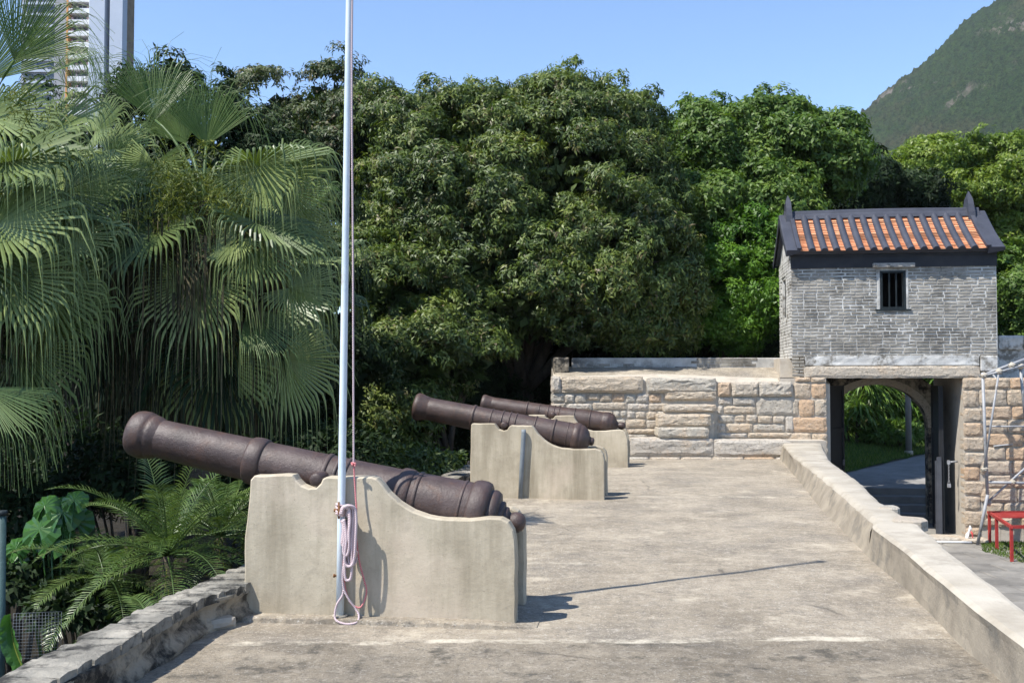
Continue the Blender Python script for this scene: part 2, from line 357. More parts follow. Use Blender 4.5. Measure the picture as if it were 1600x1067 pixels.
# ------------------------------------------------------------------ foliage machinery (numpy)
def nrmz(a): return a / np.maximum(np.linalg.norm(a, axis=-1, keepdims=True), 1e-9)
def leaf_mesh(name, P, D, U, L, W, tint, mat):
    """kite shaped leaves: base P, direction D, face normal U, length L, width W"""
    n = len(P); S = nrmz(np.cross(D, U)); N = np.cross(S, D)
    co = np.empty((n, 4, 3), np.float32)
    co[:, 0] = P; mid = P + D * (L * .42)[:, None] + N * (L * .05)[:, None]
    co[:, 1] = mid + S * (W * .5)[:, None]; co[:, 3] = mid - S * (W * .5)[:, None]
    co[:, 2] = P + D * L[:, None] - N * (L * .12)[:, None]
    me = bpy.data.meshes.new(name); me.vertices.add(4 * n); me.vertices.foreach_set('co', co.ravel())
    me.loops.add(4 * n); me.loops.foreach_set('vertex_index', np.arange(4 * n, dtype=np.int32))
    me.polygons.add(n); me.polygons.foreach_set('loop_start', np.arange(0, 4 * n, 4, dtype=np.int32))
    me.update(calc_edges=True); me.validate()
    a = me.attributes.new('tint', 'FLOAT', 'FACE'); a.data.foreach_set('value', np.clip(tint, 0, 1).astype(np.float32))
    me.materials.append(mat)
    return me
def rdir(n): return nrmz(rng.normal(size=(n, 3)))

def crown_leaves(ells, clump_r, spacing, twigs, per, L, W, droop=.35, up=.3, inner=3000, innerL=.35, tipcol=.0, mound=1.3):
    """ells: list of (centre, radii). Clumps stand on the shells, each a dome of twigs, each twig a rosette of leaves"""
    B = []                                   # big mounds of foliage on the crown's shell
    for (c, r) in ells:
        c = np.array(c); r = np.array(r)
        area = 4 * math.pi * (((r[0] * r[1]) ** 1.6 + (r[0] * r[2]) ** 1.6 + (r[1] * r[2]) ** 1.6) / 3) ** (1 / 1.6)
        m = max(5, int(area / mound ** 2)); d = rdir(m * 3)
        keep = (d[:, 2] > -.75) & (rng.random(len(d)) < np.where(d[:, 1] > .35, .5, 1.0) * np.where(d[:, 2] < -.2, .7, 1))
        d = d[keep][:m]
        B.append(np.c_[c + d * r * (.9 + rng.normal(0, .08, (len(d), 1))), d / r, rng.normal(0, .1, len(d))])
    B = np.concatenate(B)
    ok = np.ones(len(B), bool)
    for (c, r) in ells: ok &= np.linalg.norm((B[:, :3] - np.array(c)) / np.array(r), axis=1) > .72
    B = B[ok]; bo = nrmz(B[:, 3:6]); br_ = mound * rng.uniform(.36, .66, len(B))
    per_m = int(2.6 * math.pi * (mound * .62) ** 2 / spacing ** 2 * 1.5)
    k = np.repeat(np.arange(len(B)), per_m); d = nrmz(rdir(len(k)) + bo[k] * .8 + np.array([0, 0, .35]))
    C = B[k, :3] + d * br_[k][:, None] * np.array([1.1, 1.1, .85]); out = nrmz(d + bo[k] * .4); nc = len(C)
    C = C + out * (rng.random(nc) < .05)[:, None] * rng.uniform(.15, .45, (nc, 1)) + np.array([0, 0, 1.0]) * ((rng.random(nc) < .05) * rng.uniform(.1, .5, nc))[:, None]; rc = clump_r * rng.uniform(.6, 1.3, nc); ctone = rng.normal(0, .09, nc) + B[k, 6]
    k = np.repeat(np.arange(nc), twigs); d = rdir(len(k)) + out[k] * .75 + np.array([0, 0, up]); d = nrmz(d)
    tp = C[k] + d * (rc[k] * rng.uniform(.55, 1.08, len(k)))[:, None] * np.array([1.15, 1.15, .85])
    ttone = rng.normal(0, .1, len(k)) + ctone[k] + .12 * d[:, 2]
    tip = rng.random(len(k)) < tipcol
    j = np.repeat(np.arange(len(k)), per); n = len(j)
    tg = rdir(n); tg = nrmz(tg - d[j] * np.sum(tg * d[j], 1)[:, None]); dd = nrmz(d[j] * .3 + tg + rdir(n) * .25 + np.array([0, 0, -droop]))
    P = tp[j] + rdir(n) * (L * .45)
    U = nrmz(d[j] * .9 + np.array([0, 0, .35]) + rdir(n) * .55)
    t = .48 + ttone[j] + rng.normal(0, .13, n); t = np.where(tip[j], .9 + rng.normal(0, .05, n), np.minimum(t, .86 if tipcol else 1))
    Ls = L * rng.uniform(.65, 1.25, n); Ws = W * rng.uniform(.7, 1.2, n)
    if inner:
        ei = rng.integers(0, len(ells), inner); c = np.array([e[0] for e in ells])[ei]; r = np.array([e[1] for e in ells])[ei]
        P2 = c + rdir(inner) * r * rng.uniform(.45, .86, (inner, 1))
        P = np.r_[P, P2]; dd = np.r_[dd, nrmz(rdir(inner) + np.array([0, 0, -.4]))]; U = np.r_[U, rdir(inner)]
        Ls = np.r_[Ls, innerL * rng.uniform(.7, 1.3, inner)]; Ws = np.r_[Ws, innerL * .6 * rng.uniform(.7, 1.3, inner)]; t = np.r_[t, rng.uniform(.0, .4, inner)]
    return P, dd, U, Ls, Ws, t

def limb(mb, a, b, r0, r1, sag=.15, n=7):
    a, b = Vector(a), Vector(b); pts = []
    for i in range(n):
        t = i / (n - 1); p = a.lerp(b, t); p.z += sag * math.sin(t * math.pi) * (b - a).length
        p += Vector((noise.noise(p * .9), noise.noise(p * .9 + Vector((9, 0, 0))), 0)) * .12
        pts.append(p)
    mb.tube(pts, [r0 + (r1 - r0) * i / (n - 1) for i in range(n)], 7)

def tree(name, label, cat, pix, Y, leaf, base_z=-1.6, depth=.8, group=None, trunk_r=.2, base_px=None, twiggy=0, **kw):
    """pix: crown lobes as (px, py, rx px, rz px, dY)"""
    ells = []
    for (px, py, rx, rz, dy) in pix:
        y = Y + dy; c = at(px, py, y); s = y / 1600
        sh = lambda v: max(.45 * v, v - kw.get('mound', 1.3) * .42)
        ells.append(((c.x, c.y, c.z), (sh(rx * s), sh(depth * (rx + rz) / 2 * s), sh(rz * s))))
    bx = at(base_px if base_px else pix[0][0], 600, Y + .6).x
    root = empty(name, (bx, Y + .6, base_z), 0, label, cat, group)
    off = Vector((bx, Y + .6, base_z))
    loc = [((Vector(c) - off)[:], r) for c, r in ells]
    P, D, U, L, W, t = crown_leaves(loc, **kw)
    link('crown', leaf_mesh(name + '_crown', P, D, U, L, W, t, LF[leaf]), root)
    tr = MB(); top = Vector(loc[0][0]); fork = Vector((0, 0, max(.9, (top.z) * .42)))
    limb(tr, (0, 0, -.2), fork, trunk_r, trunk_r * .72, 0)
    for c, r in loc:
        limb(tr, fork, Vector(c) + Vector((0, 0, r[2] * .3)), trunk_r * .55, trunk_r * .16, .06)
        for q in range(5 + twiggy):
            d = rdir(1)[0]; d[2] = abs(d[2]) * .9; limb(tr, Vector(c), Vector(c) + Vector(d * np.array(r)) * (.98 + .012 * twiggy), trunk_r * .2, .012, .03, 5)
    tr.build('trunk', M['bark'], root)
    return root

# ------------------------------------------------------------------ terrain
g = MB(); S = 1900
g.grid([[(x, y, -1.66) for x in (-S, -300, -60, 0, 60, 300, S)] for y in (-S, -300, -60, 0, 60, 300, S)], False)
tag(g.build('ground', M['soil']), kind='structure')

# garden bed left of the terrace: uneven soil
def garden_z(x, y):
    return -1.1 + .35 * noise.noise(Vector((x * .4, y * .4, 3))) + .1 * noise.noise(Vector((x * 2, y * 2, 1))) - .25 * max(0, min(1, (y - 11) / 6))
g = MB(); g.grid([[(x, y, garden_z(x, y)) for x in np.linspace(-12, 1.2, 54)] for y in np.linspace(2.5, 24, 80)])
tag(g.build('garden_ground', M['soil']), kind='structure')

# terrace (gun platform) floor
def lerp_tab(tab, y):
    for (y0, a), (y1, b) in zip(tab, tab[1:]):
        if y <= y1: return a + (b - a) * (y - y0) / (y1 - y0)
    return tab[-1][1]
LIN = [(-8, -2.2), (3, -2.2), (4.85, -2.06), (5.4, -2.02), (6.0, -1.96), (6.45, -1.93), (6.9, -1.75), (8, -1.62), (14.8, -.62), (21, .3)]
LOUT = [(-8, -2.65), (3, -2.55), (4.74, -2.35), (5.56, -2.26), (6.65, -2.13), (7.51, -1.97), (14.8, -.92), (21, .0)]
RFOOT = [(-8, .9), (3.0, 2.15), (4.6, 2.44), (5.7, 2.62), (6.32, 2.71), (7.66, 2.96), (9.15, 3.17), (11.01, 3.51), (12.6, 3.78), (14.38, 4.13), (16.8, 4.62), (19.18, 5.09), (21, 5.4)]
RIN = [(-8, .92), (3.0, 2.17), (4.6, 2.46), (5.7, 2.64), (6.32, 2.735), (7.66, 2.985), (9.15, 3.22), (9.6, 3.36), (11.86, 3.80), (14.73, 4.32), (18.1, 4.9), (21, 5.5)]
ROUT = [(-8, 1.5), (3.0, 2.5), (4.6, 2.74), (5.84, 2.92), (6.74, 3.11), (7.82, 3.33), (9.28, 3.67), (10.95, 3.92), (13.1, 4.42), (16.44, 5.08), (19, 5.75), (21, 6.3)]
ys = np.concatenate([np.linspace(-8, 3, 12), np.linspace(3.15, 20.6, 130)])
g = MB(); rows = []
for y in ys:
    xl = lerp_tab(LIN, y) - .1; xr = lerp_tab(RFOOT, y) + .03
    rows.append([(xl + (xr - xl) * i / 44, y, .009 * noise.noise(Vector(((xl + (xr - xl) * i / 44) * 1.3, y * 1.3, 0))) + .005 * noise.noise(Vector((xl * 5 + i * .8, y * 5, 4)))) for i in range(45)])
g.grid(rows); tag(g.build('terrace_floor', M['floor']), kind='structure')

# courtyard on the right, 1.6 m lower, laid with stone slabs
cy = empty('courtyard', (0, 0, -1.6)); tag(cy, kind='structure')
g = MB(); g.box((3, -2, -.05), (16, 23.2, -.012)); g.build('bedding', M['slab'], cy)
slabm = []
for v in range(4):
    q = MB(); w, d = .86, .56; j = lambda: random.uniform(-.02, .02)
    pts = [(j(), j()), (w * .5, j()), (w + j(), j()), (w + j(), d + j()), (w * .5, d + j()), (j(), d + j())]
    ins = [(x + (.015 if x < w / 2 - .1 else -.015 if x > w / 2 + .1 else 0), y + (.015 if y < d / 2 else -.015)) for x, y in pts]
    q.add([(x, y, -.05) for x, y in pts] + [(x, y, -.008) for x, y in pts] + [(x, y, random.uniform(-.002, .006)) for x, y in ins],
          [(0, 1, 7, 6), (1, 2, 8, 7), (2, 3, 9, 8), (3, 4, 10, 9), (4, 5, 11, 10), (5, 0, 6, 11)] + [(6 + i, 6 + (i + 1) % 6, 12 + (i + 1) % 6, 12 + i) for i in range(6)] + [(12, 13, 14, 15, 16, 17)])
    slabm.append(q.mesh('paving_slab', M['slab']))
for r in range(22):
    for c in range(9):
        y = 9.5 + r * .59; x = 5.2 + (r * .37 % .88) + c * .9 + (.32 * (y - 12) if y > 12 else 0) * .5
        if x > lerp_tab(ROUT, min(y, 20.9)) + .2 and y < 20.2 and x < 11.5 and not (y > 19.3 and x > 9.3):
            link('paving_slab', slabm[(r * 5 + c * 3) % 4], cy, (x, y, random.uniform(-.004, .004)))

# path beyond the gate
def path_z(y): return -.98 + .055 * (y - 24)
g = MB(); g.grid([[(x, y, path_z(y)) for x in np.linspace(5.5, 20, 12)] for y in np.linspace(24.15, 36, 16)], False)
tag(g.build('path', M['path']), kind='structure')
def bank_edge(y): return 8.55 + (y - 26.4) * .95
g = MB(); rows = []
for t in np.linspace(0, 1, 24):
    y = 24.9 + t * 11; e = bank_edge(y)
    rows.append([(e - s * 4.5 + .06 * noise.noise(Vector((e * 3, s * 9, 1))), y + s * 3.2, path_z(y) + .03 + .75 * (s ** .8) + .06 * noise.noise(Vector((s * 6, y * 2, 0)))) for s in np.linspace(0, 1, 14)])
g.grid(rows); tag(g.build('grass_bank', M['grassground']), kind='structure')

# hill
def hill_h(x, y):
    dx, dy = x - 708, y - 930
    d = math.hypot(dx, dy); h = min(540 * max(0, 1 - d / 690), 395 - 40 * d / 300)
    h *= 1 + .05 * noise.noise(Vector((x * .006, y * .006, 2))) + .05 * noise.noise(Vector((x * .02, y * .02, 5)))
    return h
g = MB(); rows = []
for t in np.linspace(0, 1, 330):
    y = 290 + 740 * t
    row = []
    for s in np.linspace(0, 1, 230):
        a = .25 + .36 * s; x = a * y
        h = hill_h(x, y)
        if h > .5: h += 3.0 * noise.noise(Vector((x * .06, y * .06, 1))) + 4.5 * noise.noise(Vector((x * .17, y * .17, 7))) + 5.0 * abs(noise.noise(Vector((x * .26, y * .26, 9)))) + 2.6 * noise.noise(Vector((x * .4, y * .4, 3)))
        row.append((x, y, h - 2.4))
    rows.append(row)
g.grid(rows); tag(g.build('hill', M['hill']), kind='structure')
g = MB()       # the hill's outer flanks, coarser, beyond the frame
rows = []
for t in np.linspace(0, 1, 60):
    y = 290 + 1250 * t
    rows.append([(x, y, hill_h(x, y) - 26) for x in np.linspace(-130, 1200, 70)])
g.grid(rows); tag(g.build('hill_flank', M['hill']), kind='structure')

# air between here and the hill
hb = MB(); hb.box((-1950, -1950, -3.4), (1950, 1950, 420)); hzo = hb.build('haze', None); tag(hzo, kind='stuff')
hm = bpy.data.materials.new('thin_air_haze'); hm.use_nodes = True; ht = hm.node_tree; ht.nodes.remove(ht.nodes['Principled BSDF'])
pv = ht.nodes.new('ShaderNodeVolumePrincipled'); pv.inputs['Color'].default_value = (.86, .92, 1, 1); pv.inputs['Density'].default_value = .0001
ht.links.new(pv.outputs[0], ht.nodes['Material Output'].inputs['Volume']); hzo.data.materials.append(hm)

# ------------------------------------------------------------------ stones
def stone_mesh(w, h, d, rough=.02, nx=None, nz=None, mat=None, name='stone'):
    """hewn block: rough front face towards -Y, local origin at its lower left front corner"""
    nx = nx or max(3, min(12, int(w / .075) + 2)); nz = nz or max(3, min(6, int(h / .06) + 2))
    q = MB(); vs = []; idx = {}; sd_ = random.uniform(0, 90)
    je = min(.009, h * .04)
    for k in range(nz + 1):
        for i in range(nx + 1):
            u, v = i / nx, k / nz; x, z = u * w, v * h
            edge = i in (0, nx) or k in (0, nz)
            corner = i in (0, nx) and k in (0, nz)
            if not edge: x += random.uniform(-.25, .25) * w / nx; z += random.uniform(-.25, .25) * h / nz
            else: x += random.uniform(-je, je * .6); z += random.uniform(-je, je * .5)
            if corner: x += (.25 * je if i == 0 else -.25 * je) * 4; z += (je if k == 0 else -je)
            y = random.uniform(.002, .008) + .003 if edge else -rough * (.5 + .5 * noise.noise(Vector((u * 3 + sd_, v * 2, sd_)))) - random.uniform(0, rough * .55) - .002
            idx[i, k] = len(vs); vs.append((x, y, z))
    fs = []
    for k in range(nz):
        for i in range(nx):
            a, b, c, e = idx[i, k], idx[i + 1, k], idx[i + 1, k + 1], idx[i, k + 1]
            fs += [(a, b, c), (a, c, e)] if random.random() < .5 else [(a, b, e), (b, c, e)]
    rim = [idx[i, 0] for i in range(nx + 1)] + [idx[nx, k] for k in range(1, nz + 1)] + [idx[i, nz] for i in range(nx - 1, -1, -1)] + [idx[0, k] for k in range(nz - 1, 0, -1)]
    b0 = len(vs)
    for r in rim: x, y, z = vs[r]; vs.append((x, d, z))
    n = len(rim)
    for i in range(n): fs.append((rim[i], b0 + i, b0 + (i + 1) % n, rim[(i + 1) % n]))
    fs.append([b0 + i for i in range(n)])
    q.add(vs, fs, False)
    return q.mesh(name, mat or M['stone'])

# ------------------------------------------------------------------ left parapet
lp = empty('parapet_wall', (-2.2, 6, 0), 0, 'low rough parapet with dark grey coping stones along the planted left edge', 'wall', None)
LPO = Vector((-2.2, 6, 0))
g = MB(); rows = []
for y in np.concatenate([np.linspace(-8, 3.5, 8), np.linspace(3.6, 9, 110), np.linspace(9.1, 20.6, 60)]):
    xi, xo = lerp_tab(LIN, y), lerp_tab(LOUT, y); r = []
    def nz(a, b): return .05 * noise.noise(Vector((a, y * 2.3, b))) + .035 * noise.noise(Vector((a * 3, y * 7, b * 3)))
    for z in (-.05, .0, .035, .07, .105, .14, .17, .195): r.append(Vector((xi + nz(z * 12, 1) - .01 - .03 * (z < .05) * -1, y, z + .01 * noise.noise(Vector((y * 6, z * 9, 4))))) - LPO)
    for t in (.15, .5, .85): r.append(Vector((xi + (xo - xi) * t, y, .2 + nz(t, 3) * .2)) - LPO)
    for z in (.185, .0, -.4, -1.0, -1.7): r.append(Vector((xo - (.19 - z) * .06 + nz(z * 2, 9), y, z)) - LPO)
    rows.append(r)
g.grid(rows, True); g.build('rubble_core', M['rubble'], lp)
y = 3.9
while y < 20.2:
    step = random.choice([random.uniform(.07, .12), random.uniform(.12, .2)]) if y < 11 else random.uniform(.25, .45)
    xi, xo = lerp_tab(LIN, y + step / 2) + random.uniform(-.003, .006), lerp_tab(LOUT, y + step / 2) + random.uniform(-.03, .02)
    d = step - random.uniform(.002, .006); q = MB(); vs = []; n = 5; h0 = random.uniform(.232, .243); tl = random.uniform(-.004, .004)
    sk = (lerp_tab(LIN, y + step) - lerp_tab(LIN, y))
    for k in range(n):
        t = k / (n - 1); x = xo + (xi - xo) * t
        e = .015 if k in (0, n - 1) else 0
        for yy, zz, dx in ((0, .175, 0), (.006, h0 - .007, 0), (d * .5, h0 + tl, 0), (d - .006, h0 - .006 - tl, 0), (d, .175, 0)):
            vs.append(Vector((x + sk * (yy / max(step, .01) - .5), y + yy + random.uniform(-.004, .004), zz - e * .35 + random.uniform(-.004, .004))) - LPO)
    fs = [(k * 5 + i, k * 5 + i + 1, k * 5 + 6 + i, k * 5 + 5 + i) for k in range(n - 1) for i in range(4)]
    fs += [(0, 1, 2, 3, 4)[::-1], tuple((n - 1) * 5 + i for i in range(5))]
    q.add(vs, fs, False); me = q.mesh('coping_stone', M['cop']); fix_normals(me); link('coping_stone', me, lp)
    y += step
ls = link('loose_stone', stone_mesh(.2, .07, .1, .015, mat=M['kerb'], name='loose_stone'), None, gnd(322, 988, 0), (0, 0, R(38)))
tag(ls, 'small pale stone lying at the foot of the left parapet beside the nearest gun carriage', 'stone')

# ------------------------------------------------------------------ right parapet
rp = empty('parapet_wall', (3.2, 9, 0), 0, 'low pale cement parapet curving along the courtyard side of the terrace', 'wall')
RPO = Vector((3.2, 9, 0))
def rpar(y0, y1, n, name, slope):
    g = MB(); rows = []
    for y in np.linspace(y0, y1, n):
        f, i, o = lerp_tab(RFOOT, y), lerp_tab(RIN, y), lerp_tab(ROUT, y); h = .285 + .012 * noise.noise(Vector((0, y * 1.3, 1)))
        if y > 17: h += .03 * (y - 17) / 3
        a = .02 if slope else .006
        def w(k): return (.03 if slope else .007) * noise.noise(Vector((k * 1.7, y * 3.1, k))) + (.012 if slope else .004) * noise.noise(Vector((k * 4, y * 11, k)))
        prof = [(f - .02, -.06), (f + w(1) * .4, .0), (f + (i - f) * .25 + w(1.5), h * .2), (f + (i - f) * .5 + w(2), h * .47), (f + (i - f) * .75 + w(2.5), h * .75), (i - .012 + w(3), h - .02 - a), (i + .02 + w(3.4) * .5, h - .003)]
        prof += [(i + (o - i) * t, h + w(5 + t * 9) * .35) for t in (.3, .55, .8)]
        j = .016 * noise.noise(Vector((7, y * 5, 2))) + .02 * noise.noise(Vector((3, y * 1.7, 6)))
        prof += [(o - .02 + j, h - .008), (o + .005 + j, h - .03), (o + .02 + j * .5, h - .15), (o + .04, -.4), (o + .08, -1.7)]
        rows.append([Vector((x, y, z)) - RPO for x, z in prof])
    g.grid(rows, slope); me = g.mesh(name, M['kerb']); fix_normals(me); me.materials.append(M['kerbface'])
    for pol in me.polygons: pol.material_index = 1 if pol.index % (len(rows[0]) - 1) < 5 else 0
    ob = link(name, me, rp); return ob
rpar(-8, 9.28, 120, 'straight_kerb', False); rpar(9.28, 20.5, 130, 'sloped_kerb', True)
for px, py, w, d, hh, a in ((1420, 812, .30, .36, .297, -.45), (1390, 793, .2, .26, .294, -.42)):
    p = gnd(px, py, .29); q = MB(); n = 9
    ring = [((.5 + .5 * math.copysign(abs(math.cos(t)) ** .6, math.cos(t)) + random.uniform(-.06, .06)) * w - w / 2, (.5 * math.copysign(abs(math.sin(t)) ** .6, math.sin(t)) + random.uniform(-.05, .05)) * d) for t in [2 * math.pi * i / n for i in range(n)]]
    q.add([(x, y_, -.09) for x, y_ in ring] + [(x, y_, 0) for x, y_ in ring] + [(x * .86, y_ * .86, .012 + random.uniform(-.004, .005)) for x, y_ in ring],
          [(i, (i + 1) % n, n + (i + 1) % n, n + i) for i in range(n)] + [(n + i, n + (i + 1) % n, 2 * n + (i + 1) % n, 2 * n + i) for i in range(n)] + [tuple(range(2 * n, 3 * n))])
    link('stone', q.mesh('stone', M['stone']), rp, Vector((p.x, p.y, hh - .005)) - RPO, (0, 0, a))

# ------------------------------------------------------------------ gun carriages and cannons
class Face:       # near face of a carriage: pixel -> local (x along the face, z)
    def __init__(s, px, py, yaw): s.o = gnd(px, py, 0); s.yaw = yaw; s.d = Vector((math.cos(yaw), math.sin(yaw), 0)); s.nn = Vector((math.sin(yaw), -math.cos(yaw), 0))
    def loc(s, px, py, off=0):
        r = at(px, py, 1.0) - Vector((0, 0, 1.6)); c = Vector((0, 0, 1.6)); o = s.o + s.nn * off
        t = (o - c).dot(s.nn) / r.dot(s.nn); p = c + r * t - o
        return p.dot(s.d), p.z
def cheek_mesh(pts, t):
    n = len(pts); q = MB(); vs = []; j = .0
    # chamfered outline: front inset ring, front ring, back ring, back inset ring
    cx = sum(p[0] for p in pts) / n; cz = sum(p[1] for p in pts) / n
    P = [Vector((x, 0, z)) for x, z in pts]
    def inset(k, e):
        a = (P[k] - P[k - 1]).normalized(); b = (P[(k + 1) % n] - P[k]).normalized(); m = (a + b)
        m = m.normalized() if m.length > .2 else a
        return P[k] + Vector((m.z, 0, -m.x)) * e if True else P[k]
    e = .010
    area = sum(P[k].x * P[(k + 1) % n].z - P[(k + 1) % n].x * P[k].z for k in range(n)); sg = -1 if area > 0 else 1
    ins = [inset(k, e * sg) for k in range(n)]
    R_ = []
    for yy, pl in ((0, ins), (e, P), (t - e, P), (t, ins)):
        R_.append(len(vs)); vs += [(p.x, yy, p.z) for p in pl]
    fs = []
    for a in range(3):
        for k in range(n): fs.append((R_[a] + k, R_[a] + (k + 1) % n, R_[a + 1] + (k + 1) % n, R_[a + 1] + k))
    fs.append([R_[0] + k for k in range(n)][::-1]); fs.append([R_[3] + k for k in range(n)])
    q.add(vs, fs, False); me = q.mesh('cheek', M['plaster']); fix_normals(me); return me
def refine(pts, closed_from=0):
    out = []
    for a, b in zip(pts, pts[1:] + pts[:1]):
        out.append(a); L = math.hypot(b[0] - a[0], b[1] - a[1]); m = int(L / .11)
        for i in range(1, m + 1):
            t = i / (m + 1); x = a[0] + (b[0] - a[0]) * t; z = a[1] + (b[1] - a[1]) * t
            jj = .0035 if z > .05 else 0
            out.append((x + random.uniform(-jj, jj), z + random.uniform(-jj, jj)))
    return out
def carriage(face, outline, W, th, label, slab=None):
    root = empty('gun_carriage', face.o, face.yaw, label, 'cannon mount', 'gun carriages on the terrace')
    pts = [face.loc(*p) for p in outline]; pts = [(x, max(z, 0)) for x, z in pts]
    zb = min(z for x, z in pts); pts = [(x, -.02 if z < .12 else z) for x, z in pts]
    for yy in (0, W - th): link('cheek', cheek_mesh(refine(pts), th), root, (0, yy, 0))
    x0 = min(x for x, z in pts)
    g = MB(); g.box((x0 + .35, th + .003, -.02), (-.5, W - th - .003, .16)); g.build('cross_block', M['plaster'], root)
    if slab:
        q = MB(); n = 40; lo, hi = slab; top = []; 
        for i in range(n):
            x = lo + (hi - lo) * i / (n - 1); top.append((x, -.11 + .02 * noise.noise(Vector((x * 4, 1, 1))) + .008 * random.uniform(-1, 1)))
        fz = lambda x: min(1, max(.12, (hi - x) / .3)); top = [(x, y_ * (1 if x < hi - .3 else .35 + .65 * (hi - x) / .3)) for x, y_ in top]
        vs = [(x, y_ - .012, -.02) for x, y_ in top] + [(x, y_, (.026 + .006 * random.uniform(-1, 1)) * fz(x)) for x, y_ in top] + [(x, y_ + .03, .034 * fz(x)) for x, y_ in top] + [(x, W + .05, .034 * fz(x)) for x, y_ in top] + [(x, W + .09, -.02) for x, y_ in top]
        q.add(vs, [(a * n + i, a * n + i + 1, (a + 1) * n + i + 1, (a + 1) * n + i) for a in range(4) for i in range(n - 1)] + [tuple(a * n for a in range(5)), tuple(a * n + n - 1 for a in range(5))[::-1]])
        me = q.mesh('base_slab', M['floor']); fix_normals(me); link('base_slab', me, root)
    return root
def bump_ring(s, w, r, h):      # small raised moulding as its own closed lathe
    return [(s - w / 2, r - .012), (s - w / 2, r + h * .3), (s - w * .38, r + h * .8), (s - w * .15, r + h), (s + w * .15, r + h), (s + w * .38, r + h * .8), (s + w / 2, r + h * .3), (s + w / 2, r - .012)]
def cannon(face, W, tr_px, axis_px, tilt, barrel, bands, muzzle, breech, knob, label, stations, fit=(1, 1, 1)):
    """local X runs from the muzzle to the breech"""
    x, z = face.loc(*tr_px)
    c = face.o + face.d * x - face.nn * (W / 2) + Vector((0, 0, z))
    root = empty('cannon', c, 0, label, 'cannon', 'old iron cannons on the terrace'); root.rotation_euler = (0, tilt, face.yaw)
    s0, dz = stations                      # trunnion station along the barrel, axis height above it
    def L(prof, nm, n=44, j=.012): 
        q = MB(); q.lathe([((a - s0) * fit[0 if a < s0 else 1], r * fit[2]) for a, r in prof], n, jit=j)
        o = q.build(nm, M['iron'], root, (0, 0, dz)); return o
    L(barrel, 'barrel'); L(muzzle, 'muzzle_moulding'); L(breech, 'breech'); L(knob, 'cascabel_knob', 28)
    for s, w, h in bands:
        r = np.interp(s, [p[0] for p in barrel if p[0] > .02], [p[1] for p in barrel if p[0] > .02])
        L(bump_ring(s, w, r, h), 'band')
    for sgn in (-1, 1):
        q = MB(); pr = [(.06, .046), (W / 2 - .022, .044), (W / 2 - .012, .038), (W / 2 - .010, .012), (W / 2 - .010, .0005)]
        vs = []; n = 24
        for a, r in pr:
            for k in range(n): t = 2 * math.pi * k / n; vs.append((r * math.cos(t), sgn * a, r * math.sin(t)))
        q.add(vs, [(i * n + k, i * n + (k + 1) % n, (i + 1) * n + (k + 1) % n, (i + 1) * n + k) for i in range(len(pr) - 1) for k in range(n)], True)
        me = q.mesh('trunnion', M['iron']); fix_normals(me); link('trunnion', me, root)
    return root
Z6 = lambda pts: [(630 + x / 4.2105, 580 + y / 4.2105) for x, y in pts]

f1 = Face(806, 977, R(-7)); W1 = .66
O1 = [(372, 968), (380, 930), (382, 890), (382, 840), (388, 790), (391, 750), (397, 743), (428, 742), (457, 742), (462, 750), (470, 758), (482, 763), (494, 762), (501, 755), (504, 748), (510, 745), (545, 745), (580, 745), (588, 748), (597, 758), (606, 770), (622, 785), (645, 799), (668, 807), (695, 811), (730, 812), (762, 809), (783, 810), (794, 816), (802, 829), (805, 843), (806, 860), (806, 977)]
carriage(f1, O1, W1, .125, 'nearest pale cement gun carriage with a rope hung pole standing at its side', (-1.92, .14))
barrel1 = [(.6, .0005), (.6, .058), (.03, .06), (.03, .1), (.12, .128), (.3, .131), (.78, .143), (1.2, .152), (1.5, .158), (1.9, .170), (2.0, .176), (2.33, .188), (2.4, .185), (2.46, .15)]
cannon(f1, W1, (492, 750), None, R(12.1), barrel1,
       [(.285, .05, .014), (.80, .10, .016), (1.235, .03, .010), (1.315, .03, .011), (1.385, .03, .010), (1.83, .10, .014), (1.925, .03, .009), (2.26, .02, .006)],
       [(.0, .0605), (-.002, .11), (.004, .135), (.02, .15), (.05, .158), (.085, .160), (.11, .155), (.122, .143), (.13, .147), (.15, .145), (.17, .135), (.2, .125)],
       [(2.31, .17), (2.315, .195), (2.33, .205), (2.36, .214), (2.41, .214), (2.44, .205), (2.455, .185), (2.458, .165), (2.475, .172), (2.50, .170), (2.525, .155), (2.535, .125), (2.537, .108), (2.55, .112), (2.565, .108), (2.572, .09), (2.574, .08), (2.585, .084), (2.598, .08), (2.606, .06), (2.63, .044), (2.66, .03)],
       [(2.60, .046), (2.615, .045), (2.628, .055), (2.65, .064), (2.675, .067), (2.70, .062), (2.722, .046), (2.735, .024), (2.738, .0005)],
       'nearest and largest rust brown cannon with a round knob at its breech', ((492 - 203) / 232, -.02), (1.19, .945, 1.06))

